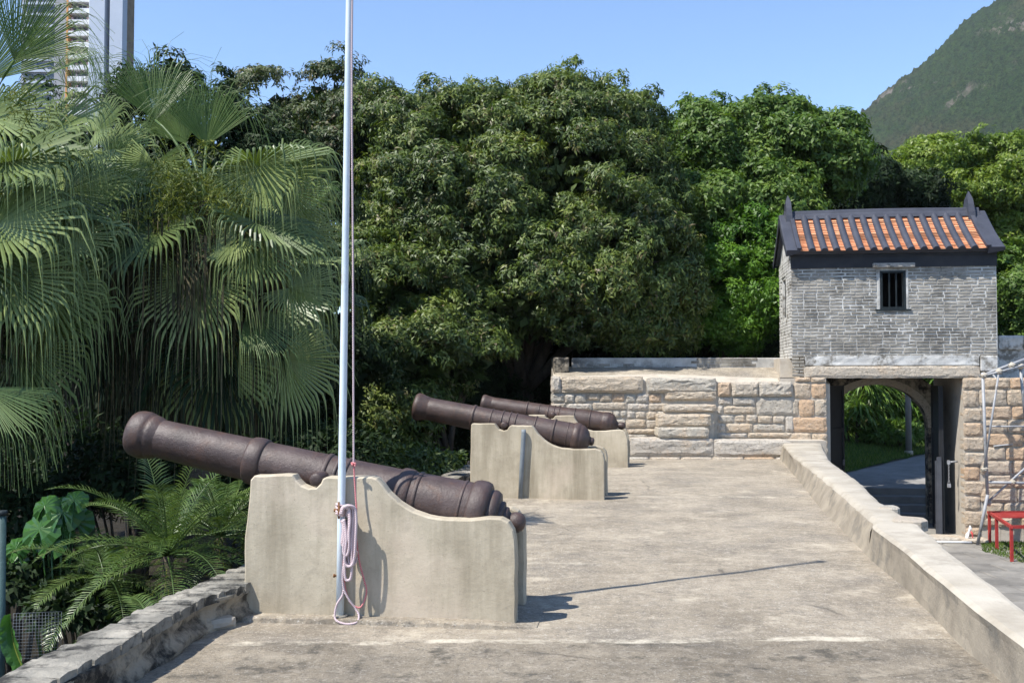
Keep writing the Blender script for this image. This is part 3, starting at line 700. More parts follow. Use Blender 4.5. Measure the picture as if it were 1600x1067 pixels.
f2 = Face(948, 781, R(-9)); W2 = .66
O2 = Z6([(447, 826), (441, 740), (440, 600), (444, 450), (447, 352), (455, 343), (530, 344), (600, 345), (613, 362), (628, 382), (655, 392), (684, 385), (697, 364), (710, 355), (780, 357), (845, 358), (860, 375), (888, 415), (930, 455), (980, 485), (1040, 505), (1120, 513), (1200, 512), (1262, 510), (1298, 522), (1316, 545), (1325, 585), (1325, 848)])
c2 = carriage(f2, O2, W2, .13, 'middle pale cement gun carriage with a grey conduit standing against its side', None)
barrel2 = [(.6, .0005), (.6, .06), (.02, .062), (.02, .12), (.1, .155), (.26, .155), (.75, .164), (1.2, .170), (1.5, .178), (1.58, .182), (1.84, .188), (2.12, .195), (2.2, .19), (2.24, .16)]
cannon(f2, W2, (786.3, 664.3), None, R(10.8), barrel2,
       [(.235, .025, .012), (.745, .035, .014), (.965, .02, .008), (1.10, .022, .010), (1.195, .022, .010), (1.285, .022, .010), (1.565, .025, .010), (1.835, .03, .014), (2.03, .015, .005)],
       [(.0, .0625), (-.002, .14), (.006, .17), (.03, .186), (.055, .187), (.08, .18), (.12, .168), (.17, .158), (.2, .15)],
       [(2.10, .18), (2.105, .198), (2.13, .208), (2.17, .212), (2.195, .206), (2.205, .195), (2.22, .196), (2.25, .186), (2.29, .155), (2.32, .12), (2.335, .095), (2.34, .07), (2.36, .055), (2.37, .03)],
       [(2.335, .055), (2.35, .05), (2.36, .052), (2.375, .056), (2.395, .052), (2.41, .036), (2.415, .0005)],
       'middle rust brown cannon with a blunt rounded breech and grey sheen', ((786.3 - 653) / 117.6 / .975, -.006), (1.133, .967, 1.02))
x, z0 = f2.loc(818, 671, .045); x1, z1 = f2.loc(813, 777, .045)
pr = empty('conduit_pipe', c2.matrix_basis @ Vector((x1, -.045, 0)), f2.yaw, 'short grey conduit pipe standing upright against the middle gun carriage', 'pipe')
q = MB(); q.tube([(x - x1, 0, z0), (x - x1 + .002, 0, z0 - .04), ((x - x1) * .45, 0, (z0 + .0) * .5), (0, 0, .0)], [.03, .032, .03, .03], 14); q.build('tube', M['conduit'], pr)

f3 = Face(982, 730, R(-9)); W3 = .64
O3 = Z6([(822, 622), (818, 450), (825, 287), (930, 288), (940, 306), (962, 316), (986, 311), (1000, 293), (1060, 291), (1122, 292), (1130, 312), (1150, 342), (1190, 375), (1250, 393), (1330, 392), (1420, 384), (1446, 390), (1463, 406), (1477, 450), (1480, 520), (1480, 632)])
carriage(f3, O3, W3, .13, 'farthest pale cement gun carriage below the stone end wall', None)
cannon(f3, W3, (863, 648), None, R(8.5), barrel2,
       [(.26, .025, .012), (.78, .035, .014), (.99, .02, .008), (1.14, .025, .010), (1.24, .025, .010), (1.33, .025, .010), (1.61, .025, .010), (1.89, .03, .012)],
       [(.0, .0625), (-.002, .14), (.006, .165), (.03, .178), (.055, .179), (.08, .172), (.12, .164), (.17, .158), (.2, .15)],
       [(2.10, .18), (2.105, .196), (2.15, .202), (2.2, .208), (2.24, .208), (2.255, .195), (2.28, .196), (2.31, .18), (2.34, .14), (2.36, .1), (2.39, .06), (2.42, .04)],
       [(2.37, .045), (2.40, .042), (2.42, .052), (2.45, .064), (2.48, .066), (2.51, .058), (2.53, .035), (2.538, .0005)],
       'farthest rust brown cannon with a small round breech knob before the stone wall', ((863 - 757.5) / 87 / .975, -.02), (1.102, 1.02, 1.02))

# ------------------------------------------------------------------ flagpole and rope
pb = gnd(531, 971, 0); pz = .034; ptop = at(545.5, 0, pb.y)
ldir = (ptop - pb) / (ptop.z)
fp = empty('flagpole', (pb.x, pb.y, pz), 0, 'tall slim white flagpole with worn paint beside the nearest gun carriage', 'flagpole')
q = MB(); q.tube([ldir * t for t in np.linspace(0, 6.4, 12)], [.0265 - .0008 * i for i in range(12)], 16); q.build('pole', M['polepaint'], fp)
q = MB(); e = ldir * 6.4; q.lathe([(-.05 * math.cos(a), .05 * math.sin(a) + .0005) for a in np.linspace(0, math.pi, 9)], 14); q.build('finial', M['polepaint'], fp, e + Vector((0, 0, .03)))
q = MB(); q.tube([e + Vector((.02, 0, -.1)), e + Vector((.06, 0, -.1))], .03, 12); q.build('pulley', M['rust'], fp)
hz = (at(527, 797, pb.y).z - pz)
q = MB(); c = ldir * hz; q.tube([c + Vector((-.05, -.002, .0)), c + Vector((-.03, 0, 0)), c + Vector((.05, -.03, 0))], [.011, .009, .009], 8)
q.tube([c + Vector((-.012, -.035, -.05)), c + Vector((-.008, -.04, .0)), c + Vector((-.012, -.035, .06))], [.006, .01, .006], 8); q.build('cleat', M['rust'], fp)
q = MB(); c = ldir * (at(527, 899, pb.y).z - pz); q.tube([c + Vector((-.045, 0, 0)), c + Vector((.04, .0, 0))], .007, 8); q.tube([c + Vector((-.047, 0, 0)), c + Vector((-.036, 0, 0))], .013, 6); q.build('bolt', M['rust'], fp)
q = MB(); q.tube([(0, 0, 0), (0, 0, .012)], .05, 18); q.build('collar', M['kerb'], fp)

rb = at(548, 840, pb.y - .03)
ro = empty('flag_rope', rb, 0, 'coiled white and pink flag rope with a red strand hanging on the flagpole', 'rope')
def RP(zx, zy, off=0.0): return at(500 + zx / 3.81, 700 + zy / 3.81, pb.y - .03 + off) - rb
def spl(pts, n=8):
    out = []; P = [pts[0]] + pts + [pts[-1]]
    for i in range(1, len(P) - 2):
        for k in range(n):
            t = k / n; a, b, c, d = P[i - 1], P[i], P[i + 1], P[i + 2]
            out.append(.5 * ((2 * b) + (c - a) * t + (2 * a - 5 * b + 4 * c - d) * t * t + (3 * b - a - 3 * c + d) * t ** 3))
    out.append(pts[-1]); return out
rr = .0065
hal = [e + Vector(fp.location) + Vector((.055, 0, -.1)) - rb, at(550.5, 0, pb.y - .01) - rb, at(551.5, 400, pb.y - .012) - rb, RP(200, 0, .01), RP(199, 92, .01)]
q = MB(); q.tube(spl(hal, 5), rr, 8); q.build('halyard', M['rope'], ro)
q = MB()
for k in range(3): q.tube(spl([RP(186 + 8 * k, 88 + 6 * k, .008), RP(212, 92 + 5 * k, -.012), RP(200, 108, .012), RP(190, 96, -.01)], 5), .006, 7)
q.build('knot', M['pink'] if False else M['redrope'], ro)
q = MB(); q.tube(spl([RP(202, 105, .008), RP(207, 200, .006), RP(213, 300, .0), RP(217, 370, -.01), RP(212, 470, -.02), RP(222, 590, -.01), RP(238, 690, 0), RP(262, 780, 0), RP(277, 850, 0), RP(262, 912, 0), RP(235, 948, -.01), RP(190, 928, -.01), RP(163, 878, 0), RP(143, 790, -.01), RP(140, 690, -.01), RP(160, 560, -.02)]), .0058, 7)
q.build('red_strand', M['redrope'], ro)
for k in range(12):
    cx = 172 + random.uniform(-20, 16); w = random.uniform(18, 44); bt = random.choice([520, 560, 590, 640, 690, 740, 800]) + random.uniform(-15, 15); tp = 335 + random.uniform(-6, 26); of = -.012 - .0055 * k
    pts = [RP(cx - w, tp + 50, of + .02), RP(cx - w * .6, tp + 8, of), RP(cx + 4, tp, of - .012), RP(cx + w * .8, tp + 16, of), RP(cx + w, tp + 80, of), RP(cx + w * .9 + random.uniform(-8, 8), (tp + bt) / 2, of - .004), RP(cx + w * .7, bt - 40, of), RP(cx + w * .1, bt, of + .004), RP(cx - w * .6, bt - 30, of + .01), RP(cx - w * .5 + random.uniform(-10, 10), (tp + bt) / 2, of + .012), RP(cx - w * .7, tp + 80, of + .014)]
    q = MB(); q.tube(spl(pts, 6), .009, 8); q.build('rope_loop', M['rope'], ro)
for k in range(5):                         # turns taken round the pole and cleat
    zc = 352 + k * 11; q = MB(); c = RP(124, zc) ; c.y = pb.y - rb.y
    pts = [c + Vector((.034 * math.cos(a), .034 * math.sin(a) - .002, .02 * math.sin(a * .5 + k) + .004 * k)) for a in np.linspace(0, 2 * math.pi, 20)]
    pts = [p if i % 20 else p for i, p in enumerate(pts)]; q.tube(pts, .0066, 7); q.build('rope_turn', M['rope'], ro)
q = MB(); q.tube(spl([RP(150, 560, -.04), RP(150, 640, -.03), RP(136, 740, -.025), RP(140, 830, -.02), RP(172, 900, -.02), RP(214, 958, -.015), RP(232, 1000, -.03), RP(216, 1036, -.055), RP(160, 1046, -.06), RP(105, 1030, -.05), RP(88, 1000, -.03), RP(100, 930, -.02), RP(136, 868, -.012), RP(140, 800, -.012)]), .007, 8); q.build('rope_loop', M['rope'], ro)
q = MB(); q.tube(spl([RP(140, 630, -.02), RP(180, 622, -.05), RP(215, 612, -.03), RP(222, 640, 0), RP(205, 690, -.03), RP(165, 694, -.05), RP(150, 660, -.03)]), .0062, 8); q.build('rope_loop', M['rope'], ro)

# ------------------------------------------------------------------ end wall of the terrace (stone by stone)
WY = 20.8; LY = 20.25
Z7 = lambda zx, zy: (850 + zx / 4.1026, 540 + zy / 4.1026)
fw = empty('fort_wall', (.8, WY, 0), 0, 'hewn granite block wall closing the far end of the terrace', 'wall')
FWO = Vector((.8, WY, 0))
g = MB(); g.hexa([(.86, WY - .004, -1.7), (6.45, WY - .004, -1.7), (6.7, 22.5, -1.7), (.86, 22.5, -1.7), (.86, WY - .004, 1.57), (6.45, WY - .004, 1.47), (6.7, 22.4, 1.84), (.86, 22.5, 1.84)])
g.v = [tuple(Vector(p) - FWO) for p in g.v]; g.build('rubble_core', M['mortar'], fw)
q = MB(); q.grid([[Vector((x0 + (x1 - x0) * t, y, z - .0 + (zz - z) * t + .006)) - FWO for t in np.linspace(0, 1, 14)] for y, z, x0, x1, zz in ((WY + .28, 1.607, .9, 6.45, 1.517), (21.5, 1.71, .9, 6.5, 1.66), (22.3, 1.83, .9, 6.6, 1.83))], True); q.build('walkway', M['floor'], fw)
def wall_stone(rc, plane, depth=.3, rough=.022, proud=.03, nm='stone'):
    (x0, z0), (x1, z1) = Z7(rc[0], rc[3]), Z7(rc[2], rc[1])
    a = at(x0, z0, plane); b = at(x1, z1, plane)
    w, h = b.x - a.x - .008, b.z - a.z - .007
    if w < .03 or h < .03: return
    return link(nm, stone_mesh(w, h, depth, rough), fw, Vector((a.x + .007, plane - proud, a.z + .006)) - FWO)
big = [(45, 195, 108, 300), (110, 197, 634, 302), (655, 206, 1102, 302), (1112, 234, 1196, 326), (1198, 232, 1372, 326), (1374, 230, 1590, 326)]
for rc in big: wall_stone(rc, WY, .4, .035, .06)
rows_ = [(45, 307, 128, 364), (131, 310, 195, 366), (198, 310, 268, 369), (271, 306, 356, 352), (358, 306, 430, 361), (433, 305, 516, 362), (522, 314, 587, 366), (591, 310, 670, 366), (673, 308, 752, 366),
 (45, 367, 140, 424), (143, 370, 306, 414), (310, 362, 531, 413), (535, 369, 666, 416), (669, 366, 775, 418),
 (45, 428, 180, 472), (183, 418, 330, 470), (333, 417, 438, 468), (441, 417, 485, 462), (488, 416, 530, 460), (533, 420, 582, 465), (585, 422, 651, 468), (655, 422, 721, 472), (724, 421, 780, 470),
 (45, 476, 220, 530), (223, 474, 400, 528), (403, 472, 520, 527), (522, 470, 652, 527), (655, 474, 744, 527),
 (45, 533, 300, 590), (303, 531, 528, 588), (531, 531, 732, 566), (531, 568, 660, 592),
 (1115, 330, 1206, 383), (1209, 331, 1346, 381), (1360, 330, 1600, 446), (1150, 385, 1354, 440), (1112, 386, 1147, 440), (1112, 445, 1217, 496), (1220, 443, 1291, 492), (1295, 442, 1366, 494), (1369, 448, 1462, 497), (1465, 448, 1541, 497), (1545, 450, 1600, 548), (1112, 500, 1160, 556), (1164, 497, 1335, 556), (1339, 500, 1541, 553), (1112, 559, 1300, 592), (1304, 556, 1590, 590)]
for rc in rows_: wall_stone(rc, WY, .3, .018, random.uniform(.02, .045))
# ledge in front of the wall: long granite blocks
g = MB(); a = at(862, 700, LY); b = at(1250, 716, LY)
g.v = []; g.box((.8, LY - .006, -.3), (6.2, WY + .06, .36)); g.v = [tuple(Vector(p) - FWO) for p in g.v]; g.build('ledge_core', M['mortar'], fw)
for rc in [(45, 592, 310, 705), (314, 592, 546, 705), (550, 592, 1082, 706), (1090, 604, 1588, 712)]:
    o = wall_stone(rc, LY, .5, .03, .03)
for k in range(8):
    x = .85 + k * .62; link('stone', stone_mesh(.59, .085, .2, .02), fw, Vector((x, LY - .055 - .02 * (k % 3), -.045)) - FWO)
# stair of projecting slabs
st = empty('stone_stair', (3.9, LY, .4), 0, 'short stack of rough granite steps climbing the end wall', 'steps')
SO = Vector((3.9, LY, .4)); scq = MB()
for i, rc in enumerate([(735, 520, 1058, 592), (733, 436, 1072, 518), (768, 372, 1106, 424), (775, 286, 1104, 350)]):
    pl = LY - .05 + .18 * i
    (x0, z0), (x1, z1) = Z7(rc[0], rc[3]), Z7(rc[2], rc[1]); a = at(x0, z0, pl); b = at(x1, z1, pl)
    scq.box((a.x + .03, pl + .05, .38), (b.x - .04, WY + .02, a.z - .003))
    link('step', stone_mesh(b.x - a.x, b.z - a.z - .01, WY - pl + .08, .03), st, Vector((a.x, pl, a.z)) - SO)
scq.v = [tuple(Vector(p) - SO) for p in scq.v]; scq.build('stair_core', M['mortar'], st)

# brick parapet along the top
bp = empty('brick_parapet', (.9, 22.2, 1.7), 0, 'low weathered brick parapet with a square end post on top of the end wall', 'parapet')
BPO = Vector((.9, 22.2, 1.7))
def bx(mb, a, b): mb.box(Vector(a) - BPO, Vector(b) - BPO)
q = MB(); bx(q, (1.3, 22.22, 1.55), (6.3, 22.55, 2.03)); bevel(q.build('render_core', M['brickmortar'], bp), .02)
q = MB(); a = at(865, 560, 21.5); b = at(889, 585, 21.5); bx(q, (a.x, 21.45, 1.5), (b.x, 22.6, a.z + .02)); bevel(q.build('end_post', M['rubble'], bp), .025)
brk = []
for v in range(3):
    q = MB(); w = .245; j = lambda a: random.uniform(-a, a)
    ring = [(0 + j(.004), 0 + j(.003)), (w * .5, j(.004)), (w + j(.004), j(.003)), (w + j(.004), .056 + j(.003)), (w * .5, .056 + j(.004)), (j(.004), .056 + j(.003))]
    vs = [(x, .04, z) for x, z in ring] + [(x, .004, z) for x, z in ring] + [(w / 2 + (x - w / 2) * .96, -.002 + j(.002), .028 + (z - .028) * .84) for x, z in ring]
    q.add(vs, [(k, (k + 1) % 6, 6 + (k + 1) % 6, 6 + k) for k in range(6)] + [(6 + k, 6 + (k + 1) % 6, 12 + (k + 1) % 6, 12 + k) for k in range(6)] + [tuple(range(12, 18))])
    me = q.mesh('brick', M['brick']); fix_normals(me); brk.append(me)
for px0, px1, c0, c1 in ((908, 940, 0, 4), (965, 992, 1, 4), (1055, 1120, 1, 3), (1080, 1168, 3, 6), (1005, 1055, 0, 1), (1120, 1166, 4, 6), (1150, 1200, 0, 2), (940, 1000, 0, 1)):
    for c in range(c0, c1):
        x = at(px0, 560, 22.2).x + (.12 if c % 2 else 0)
        while x < at(px1, 560, 22.2).x:
            link('brick', random.choice(brk), bp, Vector((x, 22.212, 1.66 + c * .062)) - BPO); x += .258
# ------------------------------------------------------------------ gatehouse
TH = R(8); GC, GS = math.cos(TH), math.sin(TH)
GX, GY = at(1238, 600, WY).x, WY
def gu(px, v=0.0):             # pixel column -> u on the plane v
    r = at(px, 590, 1.0); k = r.x; ox, oy = GX + v * GS, GY + v * GC
    return (k * oy - ox) / (GC + k * GS)
def gz(px, py, v=0.0):
    u = gu(px, v); y = GY + v * GC - u * GS
    return at(px, py, y).z
def uz(px, py, v=0.0): return gu(px, v), gz(px, py, v)
gh = empty('gatehouse', (GX, GY, 0), -TH, 'small grey brick gatehouse with an orange and black tiled roof over the gateway', 'gatehouse')
UW = gu(1560); D = 2.0
ZB = gz(1400, 557); ZT = gz(1400, 418); ZE = gz(1400, 395); ZR = gz(1400, 331, 1.0)
wx0, wx1 = gu(1377), gu(1417); wz0, wz1 = gz(1397, 483), gz(1397, 423)
q = MB(); e0 = .003; T = .32
q.box((.006, e0, ZB), (wx0, T, ZE)); q.box((wx1, e0, ZB), (UW - .006, T, ZE)); q.box((wx0, e0, ZB), (wx1, T, wz0)); q.box((wx0, e0, wz1), (wx1, T, ZE))
q.build('front_wall', M['brickmortar'], gh)
q = MB(); swv0, swv1 = .95, 1.45
q.box((.004, T + .001, ZB - .02), (T, swv0, ZE)); q.box((.004, swv1, ZB - .02), (T, D, ZE)); q.box((.004, swv0, ZB - .02), (T, swv1, wz0 - .1)); q.box((.004, swv0, wz1 - .05), (T, swv1, ZE))
for u in (.004, UW - T - .004): q.add([(u, T + .001 if 0 else .03, ZE), (u + T, .03, ZE), (u + T, D, ZE), (u, D, ZE), (u, D / 2, ZR - .12), (u + T, D / 2, ZR - .12)], [(0, 3, 4), (1, 5, 2), (0, 4, 5, 1), (3, 2, 5, 4), (0, 1, 2, 3)])
q.box((UW - T, T + .001, ZB - .02), (UW - .006, D, ZE)); o = q.build('side_wall', M['limewash'], gh); fix_normals(o.data)
q = MB(); q.box((T + .001, D - T, ZB - .02), (UW - T - .001, D - .004, ZE)); q.build('back_wall', M['band'], gh)  # black colour stands in for the shade inside the room
q = MB(); q.box((.3, .3, ZB - .01), (UW - .3, D - .3, ZB + .05)); q.build('interior_floor', M['band'], gh)  # floor coloured black too, for the room's shade
# bricks: the larger ones one by one, the rest joined
CH = .0655; BL = .2545; bricks = []
nc = int((ZT - ZB) / CH) + 1
def joint_variation(): return random.uniform(-.004, .004)
for c in range(nc):
    z = ZB + c * CH; x = .006 - (BL / 2 if c % 2 else 0) - random.uniform(0, .03)
    while x < UW - .01:
        L = BL * random.choice([1, 1, 1, 1, .52, 1.06]); a, b = max(x, .004), min(x + L, UW - .004); x += L
        for s0, s1 in ([(a, b)] if z + .06 < wz0 - .03 or z > wz1 + .12 else [(a, min(b, wx0 - .05)), (max(a, wx1 + .05), b)]):
            if s1 - s0 > .04: bricks.append((s1 - s0 - .02, s0, z))
for c in range(-7, 0):                    # quoin that runs down to the stonework
    z = ZB + c * CH; 
    if z > 1.6:
        for a, b in (((.004, .15), (.155, .26)) if c % 2 else ((.004, .26),)): bricks.append((b - a - .01, a, z))
bricks.sort(key=lambda t: (-round(min(t[0], .238), 2), random.random()))
bcache = {}
def brick_shape(w, q=None, off=(0, 0, 0), tint=.5, seed=0):
    j = lambda a: random.uniform(-a, a); h = .047
    ring = [(j(.003), j(.003)), (w * .5, j(.003)), (w + j(.003), j(.003)), (w + j(.003), h + j(.003)), (w * .5, h + j(.004)), (j(.003), h + j(.003))]
    vs = [(x, .03, z) for x, z in ring] + [(x, .006, z) for x, z in ring] + [(w / 2 + (x - w / 2) * .95, j(.0025), h / 2 + (z - h / 2) * .8) for x, z in ring]
    vs = [(x + off[0], y + off[1], z + off[2]) for x, y, z in vs]
    fs = [(k, 6 + k, 6 + (k + 1) % 6, (k + 1) % 6) for k in range(6)] + [(6 + k, 12 + k, 12 + (k + 1) % 6, 6 + (k + 1) % 6) for k in range(6)] + [tuple(range(17, 11, -1))]
    q.add(vs, fs, False, tint); return q
rest = MB()
for i, (w, x, z) in enumerate(bricks):
    yo = random.uniform(-.007, -.001)
    if i < 296:
        key = (round(w / .02), i % 4)
        if key not in bcache:
            m_ = brick_shape(key[0] * .02 - .002, MB()).mesh('brick', M['brick']); fix_normals(m_); bcache[key] = m_
        link('brick', bcache[key], gh, (x, yo, z + joint_variation()), (0, random.uniform(-.012, .012), 0))
    else: brick_shape(w, rest, (x, yo, z), random.random())
me = rest.mesh('brickwork', M['brick']); fix_normals(me); tag(link('brickwork', me, gh), kind='stuff')
side = MB()                               # limewashed brickwork of the end wall
for c in range(int((ZE - ZB + .05) / CH)):
    z = ZB - .03 + c * CH; v = .05 - (BL / 2 if c % 2 else 0)
    while v < D:
        a, b = max(v, .03), min(v + BL - .012, D - .01); v += BL
        if b - a > .04 and not (b > swv0 - .03 and a < swv1 + .03 and z > wz0 - .15 and z < wz1): side.box((-.012 + random.uniform(-.003, .003), a, z), (.02, b, z + .054), random.random())
tag(side.build('side_brickwork', M['limewash'], gh), kind='stuff')
q = MB(); q.box((.05, swv0, wz0 - .1), (.09, swv0 + .05, wz1 - .05)); q.box((.05, swv1 - .05, wz0 - .1), (.09, swv1, wz1 - .05)); q.box((.05, swv0 + .05, wz1 - .1), (.09, swv1 - .05, wz1 - .05)); q.box((.05, swv0 + .05, wz0 - .1), (.09, swv1 - .05, wz0 - .05))
sw = q.build('side_window', M['frame'], gh); q = MB()
for k in (1, 2): q.box((.06, swv0 + k * .16, wz0 - .05), (.08, swv0 + k * .16 + .02, wz1 - .1))
q.build('bar', M['frame'], sw)
# plaster patches round the window, lintel, frame, bars
q = MB()
q.box((wx0 - .055, -.006, wz0 - .03), (wx0 - .001, .1, wz1 + .03)); q.box((wx1 + .001, -.006, wz0 - .03), (wx1 + .055, .1, wz1 + .03)); bevel(q.build('window_surround', M['brickmortar'], gh), .012)
q = MB(); q.box((wx0 - .15, -.10, wz1 + .055), (wx1 + .17, .1, wz1 + .15)); bevel(q.build('window_lintel', M['lintel'], gh), .018)
q = MB(); fr = .045
q.box((wx0, -.012, wz0), (wx0 + fr, .06, wz1)); q.box((wx1 - fr, -.012, wz0), (wx1, .06, wz1)); q.box((wx0 + fr, -.010, wz1 - fr), (wx1 - fr, .06, wz1 - .001)); q.box((wx0 + fr, -.010, wz0 + .001), (wx1 - fr, .06, wz0 + fr)); q.box((wx0 - .1, -.03, wz0 - .035), (wx1 + .1, .05, wz0 - .001))
wf = q.build('window', M['frame'], gh)
for k in (1, 2):
    uu = wx0 + fr + (wx1 - wx0 - 2 * fr) * k / 3; q = MB(); q.box((uu - .014, .012, wz0 + fr), (uu + .014, .036, wz1 - fr)); q.build('bar', M['frame'], wf)
# black cornice band
q = MB(); q.box((-.004, -.022, ZT + .005), (UW + .004, .2, ZE - .012)); q.build('cornice', M['band'], gh)
q = MB(); q.box((.0, -.05, ZE - .06), (UW, -.0225, ZE - .015)); q.build('cornice_moulding', M['band'], gh)
# roof
RV0, RV1 = -.2, D / 2; RZ0, RZ1 = ZE + .03, ZR - .06
U0, U1 = -.07, UW + .04
def roof_pt(u, t, h=0, back=False):
    v = RV0 + (RV1 - RV0) * t; z = RZ0 + (RZ1 - RZ0) * t - .045 * math.sin(math.pi * t)
    nv, nz_ = -(RZ1 - RZ0), (RV1 - RV0); n = math.hypot(nv, nz_)
    v, z = v + h * nv / n, z + h * nz_ / n
    return (u, v if not back else D - v, z)
rf = MB()
for bk in (False, True):
    tt = np.linspace(.035, 1, 8); rf.grid([[roof_pt(u, t, -.02, bk) for u in (U0, U1)] for t in tt]); rf.grid([[roof_pt(u, t, -.09, bk) for u in (U0, U1)] for t in tt])
    for u in (U0, U1): rf.grid([[roof_pt(u, t, h, bk) for h in (-.02, -.09)] for t in tt])
    rf.grid([[roof_pt(u, .035, h, bk) for h in (-.02, -.09)] for u in (U0, U1)])
roof = rf.build('roof', M['slate'], gh); fix_normals(roof.data)
VW = .20                                                     # plastered verges
for u0, u1 in ((U0 - .05, U0 + VW), (U1 - VW - .05, U1 + .06)):
    for bk in (False, True):
        q = MB(); tt = np.linspace(-.02, 1, 12); P4 = [(u0, -.1), (u0, .035), (u0 + .02, .05), (u1 - .02, .05), (u1, .035), (u1, -.03)]
        rws = [[roof_pt(u, t, h, bk) for u, h in P4] for t in tt]; q.grid(rws, False)
        q.add(rws[0], [tuple(range(6))]); q.add(rws[-1], [tuple(range(6))])
        me = q.mesh('verge', M['slate']); fix_normals(me); link('verge', me, roof)
# raised ridge bands beside the verges
for u in (U0 + VW, U1 - VW - .05):
    q = MB(); rws = [[roof_pt(u + a, t, h) for a, h in ((-.045, .03), (-.04, .09), (.04, .09), (.045, -.02))] for t in np.linspace(-.01, 1, 10)]; q.grid(rws, False); q.add(rws[0], [(0, 1, 2, 3)])
    me = q.mesh('verge_ridge', M['slate']); fix_normals(me); link('verge_ridge', me, roof)
NC = 15; ua, ub = U0 + VW + .02, U1 - VW - .07; PT = (ub - ua) / NC
nT = 21
for bk in (False, True):
    q = MB()
    for k in range(nT):
        t0, t1 = k / nT * .985 - .012, (k + 1.25) / nT * .985 - .012; tn = random.random()
        rw = []
        for t, hh in ((t0, .026), (t0, .013), (t1, .004)):
            rw.append([roof_pt(a * PT * .5 , t, hh + .02 * (a * a) * 1.0 - .002, bk) for a in (-.95, -.6, -.2, .2, .6, .95)])
        rw = [rw[1], rw[0], rw[2]]; q.grid(rw, False, tn)
    me = q.mesh('tile_row', M['tile']); fix_normals(me)
    for i in range(NC): link('tile_row', me, roof, (ua + (i + .5) * PT, 0, 0))
    q = MB(); r0 = .072
    rws = []
    for t in np.linspace(-.018, .99, 16):
        rws.append([roof_pt(r0 * math.cos(a) , t, .012 + r0 * 1.05 * math.sin(a), bk) for a in np.linspace(0, math.pi, 9)])
    q.grid(rws, True); q.add(rws[0] + [roof_pt(0, -.018, .0, bk)], [tuple(range(9))])
    me = q.mesh('tile_ridge', M['slate']); fix_normals(me)
    for i in range(1, NC): link('tile_ridge', me, roof, (ua + i * PT, 0, 0))
q = MB(); zr = RZ1
pr_ = [(-.17, -.08), (-.13, .0), (-.09, .04), (-.07, .095), (-.045, .115), (.045, .115), (.07, .095), (.09, .04), (.13, .0), (.17, -.08)]
rws = [[(u, RV1 + a, zr + b + .012 * math.cos((u - UW / 2) * 1.2)) for a, b in pr_] for u in np.linspace(U0 + .06, U1 - .08, 14)]
q.grid(rws, False); q.add(rws[0], [tuple(range(10))]); q.add(rws[-1], [tuple(range(10))[::-1]]); me = q.mesh('roof_crest', M['slate']); fix_normals(me); link('roof_crest', me, roof)
for u in (U0 + VW - .04, U1 - VW - .04):
    q = MB(); lv = [(-.2, .17, .07), (.0, .15, .065), (.16, .12, .055), (.28, .075, .055), (.38, .035, .03), (.455, .006, .006)]
    lean = .0
    rws = [[(u + sx * a - .02 + zz * lean, RV1 + sy * b * 1.5, zr + zz) for sx, sy in ((-1, -1), (1, -1), (1, 1), (-1, 1), (-1, -1))] for zz, b, a in lv]
    q.grid(rws, False); me = q.mesh('roof_finial', M['slate']); fix_normals(me); link('roof_finial', me, roof)
# plaster strip and granite lintel beam
q = MB(); u0, u1 = gu(1258), gu(1530)
n = 26; rws = []
for k, (z, jz) in enumerate(((gz(1400, 570.5), 0), (gz(1400, 566), .004), (gz(1400, 560), .004), (gz(1400, 555.5), .014))):
    rws.append([(u0 + (u1 - u0) * i / n, -.02 + random.uniform(-.006, .006), z + random.uniform(-jz, jz)) for i in range(n + 1)])
rws = [[(x, .06, z) for x, y, z in rws[0]]] + rws + [[(x, .06, z) for x, y, z in rws[-1]]]; q.grid(rws, False); q.build('plaster_strip', M['limewash'], gh)
zl0, zl1 = gz(1400, 590.5), gz(1400, 571.5)
link('lintel_beam', stone_mesh(gu(1531) - gu(1256), zl1 - zl0, .45, .014, 22, 5, M['stone'], 'lintel_beam'), gh, (gu(1256), -.025, zl0))
q = MB(); q.box((gu(1531) + .01, -.04, gz(1545, 580)), (UW - .01, .3, gz(1545, 556))); bevel(q.build('plaster_block', M['limewash'], gh), .02)
# gateway piers, stone by stone
ugl, ugr = gu(1292), gu(1503); GZ = -1.6; PD = 2.45
q = MB(); q.box((-.25, .0, GZ - .1), (ugl - .012, PD - .3, 1.59)); q.box((ugr + .012, .0, GZ - .1), (UW - .01, PD - .3, 1.6)); q.box((-.2, .32, 1.605), (UW - .012, D + .2, ZB - .025)); q.build('gate_pier', M['mortar'], gh)
Z1 = lambda x, y: (1200 + x / 3.5575, 560 + y / 3.5575)
def pier_stone(rc, nm='stone', proud=.02, dep=.25, par=None):
    a = uz(*Z1(rc[0], rc[3])); b = uz(*Z1(rc[2], rc[1]))
    w, h = b[0] - a[0] - .012, b[1] - a[1] - .012
    if w > .04 and h > .04: link(nm, stone_mesh(w, h, dep, .016, mat=M['warmstone']), par or gh, (a[0] + .006, -proud - random.uniform(0, .02), a[1] + .006))
for rc in [(150, 104, 236, 130), (238, 104, 322, 134), (140, 133, 237, 220), (240, 136, 323, 221), (60, 224, 166, 318), (170, 226, 256, 322), (258, 225, 324, 316), (60, 322, 92, 408), (95, 325, 325, 410), (60, 412, 236, 470), (240, 416, 328, 488), (130, 474, 236, 562), (240, 492, 330, 566), (130, 566, 230, 640), (234, 570, 332, 650), (130, 645, 332, 720)]: pier_stone(rc)
for x1_, y0_, y1_ in [(1200, 104, 172), (1168, 176, 268), (1192, 274, 350), (1187, 355, 432), (1200, 437, 512), (1200, 520, 596), (1168, 600, 676), (1200, 680, 758), (1168, 764, 842), (1200, 846, 932), (1168, 936, 985)]: pier_stone((1080, y0_, x1_, y1_))
